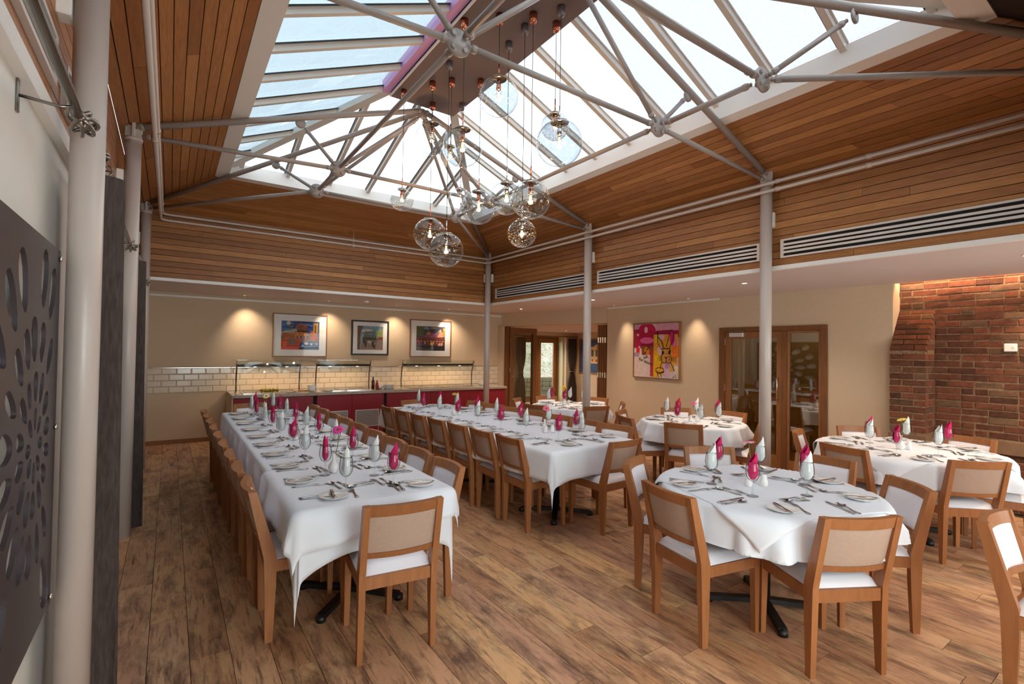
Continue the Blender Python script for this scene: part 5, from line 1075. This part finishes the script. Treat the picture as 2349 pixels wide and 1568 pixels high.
lf2 = MB()
for q in range(420):
    p = V((random.uniform(8, 14), random.uniform(14.6, 16.6), 0)); p.z = .66+(p.y-14.4)*.625+.05; s_ = random.uniform(.04, .09); a = V((random.gauss(0, 1), random.gauss(0, 1), random.gauss(0, .5))).normalized(); b = a.orthogonal().normalized(); lf2.add([p-a*s_, p+b*s_*.5, p+a*s_, p-b*s_*.5], [(0, 1, 2, 3)])
tag(obj('scattered_ivy', lf2, 'leaf'), 'scattered green ivy leaves on the pale bank', 'ivy', None, 'stuff')
# ================================================================== SMALL FITTINGS
t = empty('smoke_detector', (2.95, 8.95, 2.49)); tag(t, 'white round smoke detector on the soffit before the pictures', 'smoke detector'); obj('base', MB().lathe([(0, 0), (.052, 0), (.05, -.02), (.035, -.035), (0, -.038)], 20), 'white', t); obj('sensor', MB().lathe([(.02, -.038), (.018, -.05), (0, -.052)], 12), 'grille', t)
t = empty('wall_socket', (8.79, 3.52, .46)); tag(t, 'white double socket on the wall behind glazed door', 'socket'); obj('face_plate', MB().bbox(-.012, 0, -.073, .073, -.043, .043, .003), 'white', t)
def downlight(x, y, label, energy, cone=1.9, tgt=None, col=(1, .79, .58), r=.035, blend=1.0, soft=.03, w_=None):
    t = empty('downlight', (x, y, 2.49)); tag(t, label, 'downlight', 'recessed downlights in the soffit')
    obj('bezel', MB().lathe([(r*.8, -.001), (r*1.25, -.001), (r*1.2, -.005), (r*.82, -.006), (r*.8, -.001)], 20), 'white', t); obj('lamp', MB().lathe([(0, -.0035), (r*.78, -.0035)], 16), 'lamp', t)
    l = D.lights.new('spot', 'SPOT'); l.energy = energy; l.color = col; l.spot_size = cone; l.spot_blend = blend; l.shadow_soft_size = soft
    o = D.objects.new('spot', l); C.objects.link(o); o.location = (x, y, 2.475); d = (V(tgt)-o.location) if tgt else V((0, 0, -1)); o.rotation_euler = d.to_track_quat('-Z', 'Y').to_euler()
S = DOWN
for x, y, lb in ((.8, -.85, 'left'), (2.6, -.85, 'left of centre'), (4.4, -.85, 'right of centre'), (6.2, -.85, 'right')): downlight(x, y, 'added fill downlight behind the camera, %s' % lb, S*.7, 2.5, None, (1, .90, .80))  # extra lamps added out of view to fill the room with light
downlight(5.80, 5.97, 'recessed downlight above the far aisle by middle column', S, 2.3); downlight(5.77, 3.31, 'bright recessed downlight in front of the oak door', S, 2.3); downlight(5.9, .9, 'recessed downlight near the brick wall', S, 2.3); downlight(6.0, 8.3, 'recessed downlight in the far right soffit corner', S, 2.3)
WS = WASH
for x, lb in ((1.03, 'leftmost'), (2.43, 'second from left'), (3.75, 'third from left'), (4.95, 'fourth from left')): downlight(x, 9.52, 'tiny recessed spot over the buffet, %s' % lb, WS*(1.6 if x > 4.5 else 1), 1.5, (x+.15 if x < 4.5 else x+.3, 9.81, 1.5), r=.018)
downlight(6.78, 6.42, 'tiny wall spot left of the rabbit painting', WS*.8, .95, (7.05, 6.25, 1.6), r=.018); downlight(6.78, 4.82, 'tiny wall spot right of the rabbit painting', WS*.8, .95, (7.05, 4.85, 1.6), r=.018)
downlight(6.9, .95, 'tiny spot aimed at the brick wall', WS, .95, (7.27, 1.05, 1.7), r=.018)
for x, y in ((9.3, 9.2), (8.2, 8.0), (9.6, 11.0)):
    l = D.lights.new('far_room_spot', 'SPOT'); l.energy = S*.8; l.color = (1, .76, .54); l.spot_size = 2.6; l.spot_blend = .6; l.shadow_soft_size = .05; o = D.objects.new('far_room_spot', l); C.objects.link(o); o.location = (x, y, 2.20)
    t = empty('downlight', (x, y, 2.22)); tag(t, 'recessed downlight in the far room ceiling', 'downlight', 'recessed far room downlights'); obj('lamp', MB().lathe([(0, -.003), (.03, -.003)], 14), 'lamp', t); obj('bezel', MB().lathe([(.03, -.001), (.045, -.001), (.04, -.006), (.03, -.004)], 16), 'white', t)
l = D.lights.new('corridor_lamp', 'POINT'); l.energy = 6; l.color = (1, .78, .45); l.shadow_soft_size = .1; o = D.objects.new('corridor_lamp', l); C.objects.link(o); o.location = (8.0, 3.6, 2.3)
l = D.lights.new('cove_light', 'AREA'); l.shape = 'RECTANGLE'; l.size = .05; l.size_y = 2.4; l.energy = COVE; l.color = (1, .52, .2); o = D.objects.new('cove_light', l); C.objects.link(o); o.location = (7.16, .95, 2.59); o.rotation_euler = (0, -.25, 0)
